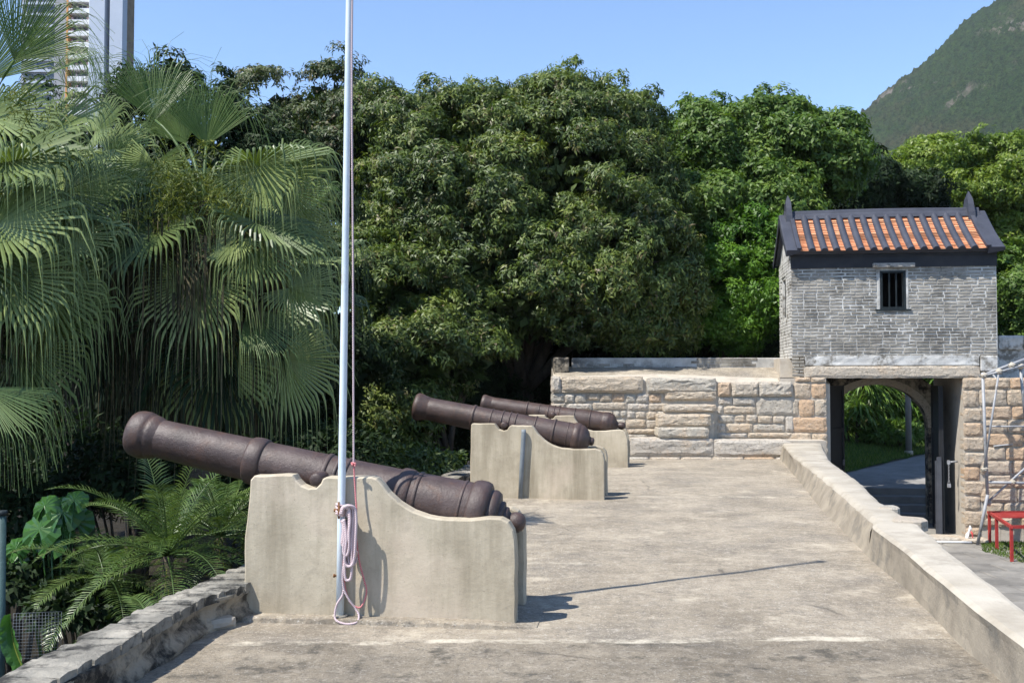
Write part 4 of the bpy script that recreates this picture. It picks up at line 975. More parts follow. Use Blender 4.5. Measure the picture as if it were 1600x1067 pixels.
for v in (0, 1):                                              # jamb stones inside the opening
    z = GZ
    while z < 1.5:
        h = random.uniform(.2, .34); h = min(h, 1.585 - z)
        if v and h > .08: link('stone', stone_mesh(.3, h - .01, .2, .008), gh, (ugr + .03, .34, z), (0, 0, -math.pi / 2))
        z += h
# arch wall at the back of the passage
va = PD - .3; uc = gu(1369, va); ra = gu(1449, va) - uc; zs = gz(1449, 668, va); zc = gz(1369, 601, va)
q = MB(); out = []; inn = []
n = 28
for i in range(n + 1):
    a = math.pi * i / n; inn.append((uc - ra * math.cos(a), zs + (zc - zs) * math.sin(a)))
ul, ur = ugl - .3, ugr + .4; ztop = 1.75
inn = [(uc - ra, GZ)] + inn + [(uc + ra, GZ)]
for u, z in inn: 
    out.append((ul if u < uc - ra * .72 else ur if u > uc + ra * .72 else u, z if abs(u - uc) > ra * .72 else ztop))
out[0] = (ul, GZ); out[-1] = (ur, GZ); m = len(inn)
vs = [(u, va, z) for u, z in inn] + [(u, va, z) for u, z in out] + [(u, PD, z) for u, z in inn] + [(u, PD, z) for u, z in out]
fs = []
for i in range(m - 1): fs += [(i, i + 1, m + i + 1, m + i), (2 * m + i, 3 * m + i, 3 * m + i + 1, 2 * m + i + 1), (i, 2 * m + i, 2 * m + i + 1, i + 1)]
q.add(vs, fs); me = q.mesh('arch_wall', M['rubble']); fix_normals(me); link('arch_wall', me, gh)
q = MB(); rws = []
for i in range(n + 1):
    a = math.pi * i / n; k = 1.16; rws.append([(uc - ra * s * math.cos(a), va - .02 * (1 if e else 1), zs + ((zc - zs) * s) * math.sin(a)) for s, e in ((1.0, 0), (k, 1))])
q.grid([[p for p in r] for r in rws], False); q.build('arch_ring', M['stone'], gh)
q = MB(); q.box((ugl - .1, .06, GZ - .08), (ugr + .1, PD + .1, GZ + .03)); q.build('passage_floor', M['slab'], gh)
link('threshold_stone', stone_mesh(ugr - ugl - .1, .1, .4, .03), gh, (ugl + .05, -.32, GZ - .01))
for uu, w in ((ugr - .62, .42), (ugr - .18, .5)):
    link('threshold_stone', stone_mesh(w, .09, .3, .03), gh, (uu, -.2 - .25 * (w > .45), GZ + .0))
# gate leaves: dark sheet steel on frames, standing open into the passage
def gate_leaf(u, v, ang, w, hgrey):
    h = 2.98; q = MB(); q.box((0, -.02, 0), (w, .02, h)); o = q.build('gate_door', M['door'], gh, (u, v, GZ + .05), (0, 0, ang))
    for a, b in (((-.005, -.045, 0), (.07, .045, h)), ((w - .07, -.045, 0), (w + .005, .045, h))):
        q = MB(); q.box(a, b); q.build('stile', M['door'], o)
    for z in (.0, 1.0, 2.0, h - .09):
        q = MB(); q.box((.07, -.04, z), (w - .07, .04, z + .09)); q.build('rail', M['door'], o)
    q = MB(); q.box((w - .015, -.075, .0), (w + .075, -.046, 1.55)) if hgrey else q.box((w - .15, -.06, 1.3), (w - .03, -.046, 1.42)); q.build('lock_plate', M['doorgrey'], o)
    return o
gate_leaf(ugl + .03, .32, R(63), 1.05, False)
ld_ = gate_leaf(ugr - .30, .42, R(83), 1.12, False)
q = MB(); q.box((ugr - .40, .38, GZ + .05), (ugr - .31, .41, GZ + 1.6)); q.box((ugr - .42, .42, GZ + .05), (ugr - .37, .46, GZ + 1.52)); q.build('gate_post', M['doorgrey'], gh)
q = MB(); a = uz(1482, 722, .25); q.tube([(a[0] - .02, .25, a[1]), (a[0] + .06, .24, a[1] + .01), (a[0] + .16, .3, a[1] + .01)], .018, 8); q.box((a[0] - .05, .22, a[1] - .04), (a[0], .27, a[1] + .04)); q.build('bolt', M['steel'], gh)
q = MB()
for i in range(11):
    z = a[1] - .04 - i * .034; q.tube([(a[0] - .03 + .012 * math.cos(t) * (i % 2), .215 + .012 * math.cos(t) * (1 - i % 2), z + .022 * math.sin(t)) for t in np.linspace(0, 2 * math.pi, 9)], .0045, 5)
q.build('chain', M['steel'], gh)
q = MB(); q.box((a[0] - .065, .19, a[1] - .5), (a[0] + .0, .225, a[1] - .42)); q.tube([(a[0] - .05, .207, a[1] - .42), (a[0] - .05, .207, a[1] - .38), (a[0] - .015, .207, a[1] - .38), (a[0] - .015, .207, a[1] - .42)], .006, 6); q.build('padlock', M['steel'], gh)

# steps behind the gate, up to the path
ps = empty('stone_steps', (GX + PD * GS + .4, GY + PD * GC, GZ), -TH, 'dark concrete steps with side ramp behind the gateway arch', 'steps')
for k in range(4):
    q = MB(); q.box((uc - 1.0, .12 + k * .3, -.05), (uc + 1.9, 1.35, .16 * (k + 1))); bevel(q.build('step', M['path'], ps, (-.4, 0, 0)), .015)
q = MB(); q.hexa([(uc - 1.35, .1, -.05), (uc - 1.01, .1, -.05), (uc - 1.01, 1.3, -.05), (uc - 1.35, 1.3, -.05), (uc - 1.35, .1, .25), (uc - 1.01, .1, .25), (uc - 1.01, 1.3, .74), (uc - 1.35, 1.3, .74)]); q.build('side_ramp', M['path'], ps, (-.4, 0, 0))

# ------------------------------------------------------------------ wall to the right of the gate
rw = empty('fort_wall', (GX, GY, 0), -TH, 'orange and grey stone wall behind the scaffolding right of the gateway', 'wall')
q = MB(); q.box((UW - .005, .004, GZ - .1), (7.2, 1.9, 1.6)); q.build('rubble_core', M['mortar'], rw)
q = MB(); q.box((UW + .05, 1.4, 1.6), (7.2, 1.75, 2.42)); q.build('top_parapet', M['limewash'], rw)
y0_ = 104
rowsH = [66, 92, 76, 77, 75, 76, 76, 78, 78, 86, 50]
for r, h in enumerate(rowsH):
    x = [1204, 1172, 1196, 1191, 1204, 1204, 1172, 1204, 1172, 1204, 1172][r]
    while x < 1900:
        w = random.uniform(90, 210); 
        a = uz(*Z1(x, y0_ + h - 3)); b = uz(*Z1(x + w, y0_ + 2))
        link('stone', stone_mesh(b[0] - a[0] - .014, b[1] - a[1] - .004, .25, .018, mat=M['warmstone']), rw, (a[0], -.02 - random.uniform(0, .025), a[1])); x += w + 3
    y0_ += h
for k, (p0, p1) in enumerate(((1562, 1600), (1601, 1660))):
    a = uz(p0, 546, 1.35); b = uz(p1, 524, 1.35); link('stone', stone_mesh(b[0] - a[0], b[1] - a[1], .2, .02, mat=M['limewash']), rw, (a[0], 1.33, a[1]))

# ------------------------------------------------------------------ scaffold, bench, pipe, cloth
SY = 19.75
Z2 = lambda x, y, Y=SY: at(1480 + x / 2.9667, 540 + y / 2.9667, Y)
so = Vector(at(1527, 849, SY)); so.z = GZ
sf = empty('scaffold', so, 0, 'clamped steel tube scaffold standing against the wall right of the gateway', 'scaffold')
def pole(a, b, r=.029): q = MB(); q.tube([a - so, b - so], r, 12); q.build('pole', M['steel'], sf)
def P2(x, y, dy=0): return Z2(x, y, SY + dy)
pole(P2(164, 125), P2(188, 735)); foot = P2(140, 915); foot.z = GZ; pole(P2(187, 690, -.06), foot)
pole(P2(240, 118, -.05), P2(172, 565, -.05), .02); pole(P2(150, 143, .06), P2(400, 48, .06)); pole(P2(170, 140, -.05), P2(400, 80, -.05), .02)
pole(P2(338, 88, .1), P2(362, 345, .1)); pole(P2(178, 374, .05), P2(460, 374, .05), .016); pole(P2(190, 633, .0), P2(460, 638, .0)); pole(P2(430, 505, .06), P2(183, 728, .06), .022)
pole(P2(205, 124, .5), P2(420, 420, .5), .018); pole(P2(215, 466, .45), P2(460, 440, .45), .018)
b_ = P2(430, 930, .2); b_.z = GZ; pole(P2(400, 40, .2), b_)
for x, y, d in ((168, 138, 0), (238, 120, -.03), (298, 92, .0), (170, 572, -.03), (300, 633, .03), (188, 728, .03), (340, 95, .07)):
    c = P2(x, y, d) - so; q = MB()
    q.tube([c + Vector((-.05, 0, -.015)), c + Vector((.05, 0, .015))], .042, 8); q.tube([c + Vector((0, -.05, -.04)), c + Vector((.01, .02, .045))], .038, 8); q.tube([c + Vector((-.04, -.06, 0)), c + Vector((.05, -.06, .02))], .014, 6)
    bevel(q.build('clamp', M['kerb'], sf), .006)
bz = -1.0; L0 = gnd(1546, 849, GZ); L2 = gnd(1581, 877, GZ)
bn = empty('bench', (L0.x, L0.y, GZ), 0, 'red painted steel bench frame below the scaffold at the right', 'bench')
BO = Vector((L0.x, L0.y, GZ)); ed = (L2 - L0); ed.z = 0; H = bz - GZ; xr = 1.5
def bb(a, b, w=.05, h=.05, nm='frame_rail'): q = MB(); q.bar(Vector(a), Vector(b), w, h); q.build(nm, M['red'], bn)
A = Vector((0, 0, H)); B = Vector((ed.x, ed.y, H)); X = Vector((xr, .05, 0))
bb(A, B + ed * .02); bb(A - Vector((.025, 0, 0)), A + X); bb(B, B + X); bb(A + X, B + X)
for p in (A + ed * .015, A + ed * .36, B, A + X, B + X): bb(Vector((p.x, p.y, 0)), Vector((p.x, p.y, H - .026)), .045, .045, 'leg')
for t in (.09, .18, .27, .36):
    p = A + ed * t; bb(p + Vector((.026, 0, .0)), p + X - Vector((.026, 0, 0)), .1, .022, 'slat')
wp = gnd(1452, 846, GZ + .03); wq = gnd(1518, 847, GZ + .03)
q = MB(); q.tube([(0, 0, 0), ((wq - wp).x * .5, (wq - wp).y * .5, .004), tuple(wq - wp)], .02, 10); o = q.build('plastic_pipe', M['white'], None, wp)
tag(o, 'thin white plastic pipe lying on the paving in front of the gateway', 'pipe')
cp_ = gnd(1513, 846, GZ + .02); ct = empty('tied_cloth', cp_, 0, 'white cloth strip with a red tape knotted at the foot of the stone pier', 'cloth')
q = MB()
for k in range(5):
    a0 = random.uniform(-.06, .02); q.tube([(a0, .0, 0), (a0 * .6 + .01, .01 * k - .02, .14), (.03 + .01 * k, .0, .26), (.04, .01, .31)], [.02, .022, .014, .01], 6)
q.build('cloth_strip', M['white'], ct); q = MB(); q.tube([(.045, -.03, .2), (.07, -.03, .15), (.075, -.02, .09), (.1, 0, .02)], [.012, .018, .012, .006], 6); q.build('tape', M['pink'], ct)

# ------------------------------------------------------------------ tower block far behind the palms
TY = 260
tb = empty('apartment_tower', (at(126, 590, TY).x, TY, -2), 0, 'tall pale blue and white apartment block far behind the palms', 'apartment block'); TO = Vector(tb.location)
def tx(px): return at(px, 590, TY).x - TO.x
ZT0, ZT1 = 0, 112
def tbox(nm, m, x0, x1, y0, y1, z0=ZT0, z1=ZT1, par=None): q = MB(); q.box((x0, y0, z0), (x1, y1, z1)); return q.build(nm, M[m], par or tb)
tbox('side_slab', 'tw', tx(135), tx(159), -1.5, 2); tbox('side_slab', 'tw', tx(166.5), tx(186.5), -1.2, 2)
tbox('recess_wall', 'twbrown', tx(158), tx(168), 2.3, 15)
tbox('orange_stripe', 'tworange', tx(96.5), tx(99.5), -.6, 3); tbox('grey_slab', 'twgrey', tx(78), tx(96.5) - .01, -.4, 15); tbox('core_wall', 'twgrey', tx(20), tx(135) - .02, 1.6, 16.5)
tbox('white_edge', 'twwhite', tx(133), tx(135) - .01, -1.0, 1.5)
fl = 2.93; zb0 = at(100, 75, TY).z + 2
for k in range(-9, 14):
    z = zb0 + k * fl
    q = MB(); q.box((tx(99.5) + .01, -.55, z), (tx(133) - .01, .0, z + 1.25)); q.box((tx(99.5) + .01, .001, z), (tx(133) - .01, 1.5, z + .2)); bal = q.build('balcony', M['twwhite'], tb)
    for j in range(4):
        x = tx(101 + j * 8.2); q = MB(); q.box((x, 1.45, z + 1.0), (x + .95, 1.58, z + 2.6)); q.build('window', M['glass'], tb)
        if random.random() < .6: q = MB(); q.box((x + .1, .3, z + 1.3), (x + random.uniform(.4, .8), .34, z + 1.3 + random.uniform(.4, .9))); q.build('laundry', M['bloom'], bal)
    for j in range(3):
        x = tx(28 + j * 17); q = MB(); q.box((x, 1.4, z + .9), (x + 1.9, 1.62, z + 2.4)); q.build('window', M['glass'], tb)
    q = MB(); q.box((tx(20), 1.0, z - .1), (tx(78) - .01, 1.59, z + .5)); q.build('spandrel', M['tw'], tb)
    q = MB(); q.box((tx(161), 2.1, z + 1.0), (tx(167), 2.4, z + 2.2)); q.build('window', M['glass'], tb)

# ------------------------------------------------------------------ fan palms
DOWN = np.array([0, 0, -1.0])
def fan_frond(mb, hub, d, nrm, Rr, spread=142, droop=1.0, n=54, tone=.5, tail=.42, wob=0.):
    hub = np.array(hub, float); d = np.array(d, float); d /= np.linalg.norm(d); nrm = np.array(nrm, float); nrm -= d * nrm.dot(d); nrm /= np.linalg.norm(nrm)
    side = np.cross(nrm, d); dphi = 2 * R(spread) / n
    for i in range(n):
        ph = -R(spread) + (i + .5) * dphi
        e = d * math.cos(ph) + side * math.sin(ph) + nrm * (.18 * abs(math.sin(ph)) + random.uniform(-.02, .02)); e /= np.linalg.norm(e)
        L = Rr * (.70 + .30 * math.cos(ph * .8)) * random.uniform(.93, 1.06)
        T = [0, .15, .33, .5, .64, .74, .80, .86, .92, 1.0]; p = hub.copy(); dv = e.copy(); vs = []; tb = random.uniform(.68, .84); dl = min(L * .42 * dphi, .042)
        tl = 1 + tail * random.uniform(.6, 1.4)
        for k, t in enumerate(T):
            if k:
                st = (T[k] - T[k - 1]) * L * (tl * 2.2 if t > .86 else 1)
                g = 0.02 * droop if t < tb else 1.5 * droop * random.uniform(.4, 1.3)
                dv = dv + DOWN * g; dv /= np.linalg.norm(dv); p = p + dv * st
            sd = np.cross(nrm + .02, dv); ln = np.linalg.norm(sd); sd = sd / ln if ln > .05 else side
            nn = np.cross(dv, sd)
            w = min(t * L * dphi * 1.04, dl) if t <= tb else dl * max(0.07, (1 - (t - tb) / (1.02 - tb)) ** 2.2) * .85
            w = max(w, .004)
            vs += [tuple(p - sd * w * .46 - nn * w * .2), tuple(p + nn * w * .2), tuple(p + sd * w * .46 - nn * w * .2)]
        m = len(T); fs = [(k * 3 + j, k * 3 + j + 1, k * 3 + j + 4, k * 3 + j + 3) for k in range(m - 1) for j in range(2)]
        mb.add(vs, fs, False, min(1, max(0.01, tone + random.uniform(-.14, .14))))
def petiole(mb, a, b, r0=.022, r1=.012, arch=.12, tone=.55):
    a, b = Vector(a), Vector(b); pts = []
    for i in range(7):
        t = i / 6; p = a.lerp(b, t); p.z += arch * math.sin(math.pi * t) * (b - a).length; pts.append(p)
    mb.tube(pts, [r0 + (r1 - r0) * i / 6 for i in range(7)], 6, True, True, tone)
def fan_palm(label, crown_px, Y, fronds, nrand, skirt, Rr=1.15, flowers=0, seed=1, rand_el=(-35, 70), youngtone=.7, hang=.9, base=-1.3, rs=.9, fl_px=()):
    random.seed(seed); c = at(*crown_px, Y)
    root = empty('fan_palm', (c.x, Y, base), 0, label, 'palm tree', 'fan palms in the garden'); O = Vector((c.x, Y, base)); H = c.z - base
    C = Vector((0, 0, H))
    q = MB(); pts = [(.05 * math.sin(i), .04 * math.cos(i * 1.3), H * i / 9) for i in range(10)]; q.tube(pts, [.17 - .006 * i + .012 * (i % 2) for i in range(10)], 12); q.build('trunk', M['palmbark'], root)
    for (px, py, dY, ang, dy, nrm, Rf, dr, young) in fronds:
        h = at(px, py, Y + dY) - O; a = R(ang); d = (math.cos(a), dy, math.sin(a))
        q = MB(); fan_frond(q, h, d, nrm, Rf * rs, 52 if young else 132, dr, tone=random.uniform(.5, .95) if not young else .7, tail=.5); petiole(q, C + (h - C) * .02, h)
        q.build('frond', LF['fangreen' if young else 'fan'], root)
    for i in range(nrand):
        az = i * 2.39996 + random.uniform(-.2, .2); f = (i + .5) / nrand; el = R(rand_el[1] + (rand_el[0] - rand_el[1]) * f + random.uniform(-6, 6))
        d = np.array([math.cos(az) * math.cos(el), math.sin(az) * math.cos(el), math.sin(el)])
        if d[1] < -.35 and -.3 < math.sin(el) < .6 and fronds: d[1] *= -1
        pl = random.uniform(.55, .85) * Rr; h = np.array(C) + d * pl; d2 = d + DOWN * (.35 if el > 0 else .2); d2 /= np.linalg.norm(d2)
        nr = np.array([0, 0, 1.0]) + np.array([-d[0], -d[1], 0]) * (.3 if el < R(50) else 1.0) * -1 * (1 if el < 0 else -.6) + np.array([0, -.12, 0])
        q = MB(); fan_frond(q, h, d2, nr, Rr * random.uniform(.9, 1.1), 138, 1.0 if el < R(45) else .55, tone=random.uniform(.2, .6) + .1 * (el > .6), tail=.55); petiole(q, C, h)
        q.build('frond', LF['fangreen' if el > R(42) else 'fan'], root)
    if skirt:                              # dry hanging thatch of old leaf tips
        q = MB()
        for i in range(skirt):
            az = random.uniform(0, 2 * math.pi); r = random.uniform(.2, 1.0) * hang; z0 = H + random.uniform(-.55, .05) - r * .35; Ls = random.uniform(.8, 2.2); w = random.uniform(.010, .028)
            b = Vector((r * math.cos(az), r * math.sin(az), z0)); a2 = random.uniform(0, 6.28); sd = Vector((math.cos(a2), math.sin(a2), 0)) * w / 2; sw = Vector((random.uniform(-.08, .08), random.uniform(-.08, .08), 0))
            vs = []
            for t in (0, .35, .7, 1): cc = b + Vector((0, 0, -Ls * t)) + sw * t * t; k = (1 - t * .85); vs += [cc - sd * k, cc + sd * k]
            q.add(vs, [(0, 1, 3, 2), (2, 3, 5, 4), (4, 5, 7, 6)], False, random.random())
        q.build('hanging_thatch', M['dead'], root)
        for i in range(9):                 # old fronds folded down against the trunk
            az = i * .7 + random.uniform(-.2, .2); d = np.array([math.cos(az) * .45, math.sin(az) * .45, -1.0]); h = np.array(C) + np.array([math.cos(az) * .35, math.sin(az) * .35, -.55 - .5 * (i % 3)])
            q = MB(); fan_frond(q, h, d, (math.cos(az), math.sin(az), .4), Rr * 1.05, 110, .9, 34, .25 + .2 * random.random(), .5); petiole(q, C - Vector((0, 0, .2)), h, arch=.02); q.build('old_frond', M['dead'] if i % 3 == 0 else LF['dark'], root)
    if flowers:
        n = flowers; P = []; Dn = []
        for (fx, fy) in fl_px:
            stalk = np.array(at(fx, fy, Y - .6) - O)
            for _ in range(8):
                p0 = stalk + rng.normal(0, .07, 3) + np.array([0, 0, .08]); d0 = nrmz(rdir(1)[0] + np.array([0, -.1, .15])); tt = np.linspace(0, 1, 26)[:, None]
                Q = p0 + d0 * tt * .26 + np.array([0, 0, -.28]) * tt ** 2; P.append(Q + rng.normal(0, .008, Q.shape)); Dn.append(nrmz(d0 * .6 + rdir(26) + np.array([0, 0, -.5])))
        for s in range(12):
            az = random.uniform(0, 6.28); tip = np.array(C) + np.array([math.cos(az) * random.uniform(.15, .6), math.sin(az) * random.uniform(.15, .6) - .2, random.uniform(-.75, .25)])
            k = n // 12; P.append(tip + rng.normal(0, 1, (k, 3)) * np.array([.10, .10, .17])); Dn.append(nrmz(rdir(k) + np.array([0, 0, -.5])))
        P = np.concatenate(P); Dn = np.concatenate(Dn); k = len(P)
        link('flower_cluster', leaf_mesh('flower_cluster', P, Dn, rdir(k), rng.uniform(.04, .1, k), rng.uniform(.006, .014, k), rng.random(k), LF['flower']), root)
    return root
UPF = (0, -.55, .85); FACE = (.1, -1, .25)
fan_palm('big fan palm at the left edge with broad pale drooping fronds', (-70, 330), 9.3, [
    (22, 95, .2, 55, -.2, (.3, -.9, .4), 1.05, .35, True), (-30, 130, .5, 62, -.1, (.2, -.9, .4), 1.2, .4, True), (70, 120, .4, 25, -.1, (-.2, -.6, .8), .75, .7, True),
    (2, 256, -.3, -4, -.35, (-.1, -.6, .85), 1.15, .8, False), (75, 208, .5, 20, -.3, (-.25, -.75, .7), .95, .6, False),
    (-6, 352, -.5, -12, -.4, (-.1, -.7, .7), 1.1, .9, False), (92, 372, .1, -6, -.2, (-.1, -.6, .8), .85, .9, False),
    (75, 490, .0, -8, -.2, (0, -.65, .8), .9, .9, False), (0, 430, -.5, -40, -.4, (.3, -.8, .5), 1.0, .8, False), (60, 440, -.2, -50, -.3, (.3, -.8, .5), .9, .9, False),
    (-28, 605, -.9, -38, -.25, (.45, -.6, .6), .85, .5, True), (30, 540, -.1, -60, -.2, (.3, -.85, .4), .95, .8, False), (100, 300, .4, -30, -.3, (.1, -.8, .6), .95, .9, False), (-20, 180, .2, -10, -.2, (0, -.7, .7), 1.0, .7, False)],
    12, 900, 1.0, 900, 11, (-42, 32), fl_px=((40, 165), (62, 185)))
fan_palm('fan palm with upright young fronds and yellow green flower clusters behind the nearest cannon', (318, 318), 10.4, [
    (243, 188, .3, 100, .05, (.45, -1, .1), .95, .45, True), (322, 228, .2, 84, -.1, (.1, -1, .3), .92, .45, True), (290, 225, .6, 112, .1, (-.1, -1, .3), .8, .5, True),
    (438, 268, -.1, 8, -.15, (-.1, -.8, .6), .78, .7, False), (405, 262, -.4, -95, -.3, (-.2, -.9, .4), .8, .8, False), (372, 372, -.6, -150, -.35, (-.2, -.8, .6), .62, .9, False), (392, 380, -.5, -35, -.3, (.1, -.8, .6), .85, .9, False),
    (308, 436, -.6, -88, -.3, (0, -.85, .5), .95, .75, False), (385, 488, -.4, -38, -.25, (.3, -.7, .7), .9, .65, True), (452, 450, -.2, -18, -.2, (.1, -.7, .7), .72, .9, False), (460, 365, .2, -12, -.1, (0, -.8, .6), .7, .8, False),
    (240, 255, -.2, -105, -.25, (-.3, -.9, .3), .85, .8, False), (330, 560, -.2, -75, -.2, (.2, -.9, .4), 1.0, .8, False), (440, 560, .1, -60, -.15, (.2, -.9, .4), .95, .8, False), (225, 345, .1, -140, -.2, (-.3, -.8, .5), .9, .8, False), (450, 300, .3, -40, -.1, (.1, -.8, .5), .7, .9, False)],
    8, 900, .98, 5200, 12, (-40, 40), fl_px=((318, 252), (300, 285), (330, 300), (292, 330), (345, 335), (385, 312), (318, 345), (270, 300)))
fan_palm('fan palm with pale lit fronds between the two front palms', (130, 330), 12.6, [
    (150, 205, -.3, 40, -.2, (-.2, -.8, .6), .7, .5, False), (165, 235, -.2, 5, -.2, (-.1, -.7, .7), .9, .8, False), (185, 290, -.3, -40, -.3, (.1, -.8, .6), 1.0, .8, False), (90, 260, -.3, -70, -.3, (0, -.8, .5), 1.0, .8, False)],
    18, 420, 1.1, 1200, 13, (-45, 20))
fan_palm('fan palm standing in shade behind the flowering palm', (400, 440), 14.8, [], 14, 300, 1.15, 0, 14, (-45, 60))
fan_palm('dark fan palm deep in shade at the back of the garden', (215, 480), 14.5, [], 11, 700, 1.25, 0, 15, (-50, 55), hang=1.2)

# ------------------------------------------------------------------ feathery dwarf palms
def pinnate(mb, base, d, L, ll=.2, n=36, sag=.9, tone=.5, w=.011):
    p = np.array(base, float); d = np.array(d, float); d /= np.linalg.norm(d); pts = [p.copy()]; ds = [d.copy()]
    for k in range(12):
        d = d + DOWN * (.11 * sag * (.4 + k / 7)); d /= np.linalg.norm(d); p = p + d * L / 12; pts.append(p.copy()); ds.append(d.copy())
    mb.tube(pts, [.009 * (1 - i / 13.5) for i in range(13)], 5, True, True, tone)
    for i in range(n):
        t = .14 + .86 * (i + .5) / n; f = t * 12; k = min(11, int(f)); q = pts[k] + (pts[k + 1] - pts[k]) * (f - k); dd = ds[k]
        sd = np.cross(dd, [0, 0, 1.0]); sd /= max(np.linalg.norm(sd), 1e-6); up = np.cross(sd, dd)
        l = ll * (math.sin(math.pi * min(1, .12 + t * .9)) ** .6) * random.uniform(.85, 1.1)
        for s in (-1, 1):
            e = sd * s + dd * random.uniform(.55, .8) + up * random.uniform(.15, .4); e /= np.linalg.norm(e)
            m = q + e * l * .5; e2 = e + DOWN * .35; e2 /= np.linalg.norm(e2); tp = m + e2 * l * .5; ww = dd * w * .5
            mb.add([q - ww * .5, q + ww * .5, m + ww, m - ww, tp], [(0, 1, 2, 3), (3, 2, 4)], False, min(1, max(.01, tone + random.uniform(-.2, .25))))
def dwarf_palm(label, px, py, Y, zb, n, L, seed, stem=.25, el=(75, -5)):
    random.seed(seed); c = at(px, py, Y); root = empty('dwarf_palm', (c.x, Y, zb), 0, label, 'palm', 'feathery dwarf palms behind the left parapet'); H = c.z - zb
    q = MB(); q.tube([(0, 0, -.1), (.01, 0, H * .5), (0, 0, H)], [.07, .06, .045], 9); q.build('stem', M['palmbark'], root)
    q = MB()
    for i in range(90):
        a = random.uniform(0, 6.28); z = H - random.uniform(0, .4); r = .06; q.add([(r * math.cos(a), r * math.sin(a), z), (r * math.cos(a + .1), r * math.sin(a + .1), z), (r * 3.2 * math.cos(a), r * 3.2 * math.sin(a), z - random.uniform(-.1, .25))], [(0, 1, 2)], False, random.uniform(.5, 1))
    q.build('fibre', LF['flower'], root)
    for i in range(n):
        az = i * 2.4 + random.uniform(-.2, .2); e = R(el[0] + (el[1] - el[0]) * ((i + .5) / n) + random.uniform(-8, 8)); d = (math.cos(az) * math.cos(e), math.sin(az) * math.cos(e), math.sin(e))
        q = MB(); pinnate(q, (0, 0, H), d, L * random.uniform(.8, 1.15), .19, 38, .8, random.uniform(.4, .7)); q.build('frond', LF['pinnate'], root)
dwarf_palm('feathery dwarf palm with arching fronds between the parapet and the nearest cannon', 262, 868, 7.9, -1.0, 24, .95, 21)
dwarf_palm('small feathery palm touching the front end of the nearest gun carriage', 345, 838, 8.6, -1.0, 20, .85, 22)
dwarf_palm('low feathery palm with glossy dark fronds left of the arching one', 165, 905, 8.3, -1.1, 16, .85, 23, el=(60, -15))
random.seed(31)
fp_ = empty('dwarf_palm', (*at(240, 985, 6.55).xy, -.3), 0, 'single low palm seedling with fronds lying over the left parapet', 'palm', 'feathery dwarf palms behind the left parapet')
for d in ((-.9, .15, .1), (-.75, -.35, .25), (-.4, .5, .5), (.35, .5, .6)):
    q = MB(); pinnate(q, (0, .05, .25), d, .62, .14, 34, .7, .6); q.build('frond', LF['pinnate'], fp_)

# big round leaves, banana leaf, low undergrowth
random.seed(41); c = at(80, 850, 8.6); rl = empty('broad_leaf_plant', (c.x, 8.6, -1.05), 0, 'plant with large glossy round leaves in the shade below the left palm', 'plant')
for i, (px, py, r, tx_, tz_) in enumerate(((62, 826, .17, -.2, .4), (98, 800, .17, .3, .5), (118, 815, .15, .5, .3), (80, 850, .12, 0, .6), (98, 832, .1, .6, .2), (48, 840, .13, -.5, .3), (116, 780, .11, .2, .6), (70, 790, .12, -.2, .5), (20, 880, .12, -.3, .4), (25, 855, .1, .1, .4))):
    h = at(px, py, 8.5 + .06 * (i % 3)) - Vector(rl.location); nr = np.array([tx_ * .5, -.75, tz_]); nr /= np.linalg.norm(nr); sx_ = np.cross(nr, [0, 0, 1]); sx_ /= np.linalg.norm(sx_); up = np.cross(sx_, nr)
    q = MB(); n = 22; vs = [tuple(h)]
    for rad in (.55, 1.0):
        for k in range(n):
            a = R(-160) + R(320) * k / (n - 1); rr_ = r * rad * (1 + .05 * math.sin(k * 2.1)); off = sx_ * math.sin(a) * rr_ - up * -math.cos(a) * rr_ + nr * (.018 * (k % 2) * rad - .05 * rad * rad); vs.append(tuple(np.array(h) + off))
    fs = [(0, 1 + k, 2 + k) for k in range(n - 1)] + [(1 + k, 1 + n + k, 2 + n + k, 2 + k) for k in range(n - 1)]
    q.add(vs, fs, False, random.uniform(.2, .9)); q.tube([tuple(h), tuple(Vector(h) * .6 + Vector((0, .05, .1))), (0, 0, 0)], .008, 5); q.build('leaf', LF['round'], rl)
c = at(48, 1035, 6.1); bl = empty('banana_plant', (c.x, 6.1, -.9), 0, 'single bright green paddle leaf rising behind the left parapet near the corner', 'plant')
q = MB(); b0 = at(40, 1060, 6.1) - Vector(bl.location); b1 = at(14, 960, 6.15) - Vector(bl.location); rws = []
for t in np.linspace(0, 1, 16):
    p = b0.lerp(b1, t) + Vector((-.03 * math.sin(t * 3), 0, 0)); w = .062 * math.sin(math.pi * (t * .93 + .03)) ** .7 + .002; w *= .85; rws.append([p + Vector((-w, -.03 + .01 * math.sin(t * 40), .1 * w)), p + Vector((-w * .5, .0, .05 * w)), p + Vector((0, .03, 0)), p + Vector((w * .5, .0, .0)), p + Vector((w, -.02 + .01 * math.sin(t * 33), -.02))])
q.grid(rws, False, .6); q.build('leaf', LF['round'], bl); q = MB(); q.tube([rw_[2] + Vector((0, -.004, 0)) for rw_ in rws], [.006 - .0003 * i for i in range(16)], 6, True, True, .99); q.build('midrib', LF['yellowgreen'], bl); q = MB(); q.tube([b0 + Vector((0, 0, .02)), b0 * .5, (0, 0, 0)], .012, 6); q.build('stem', LF['round'], bl)

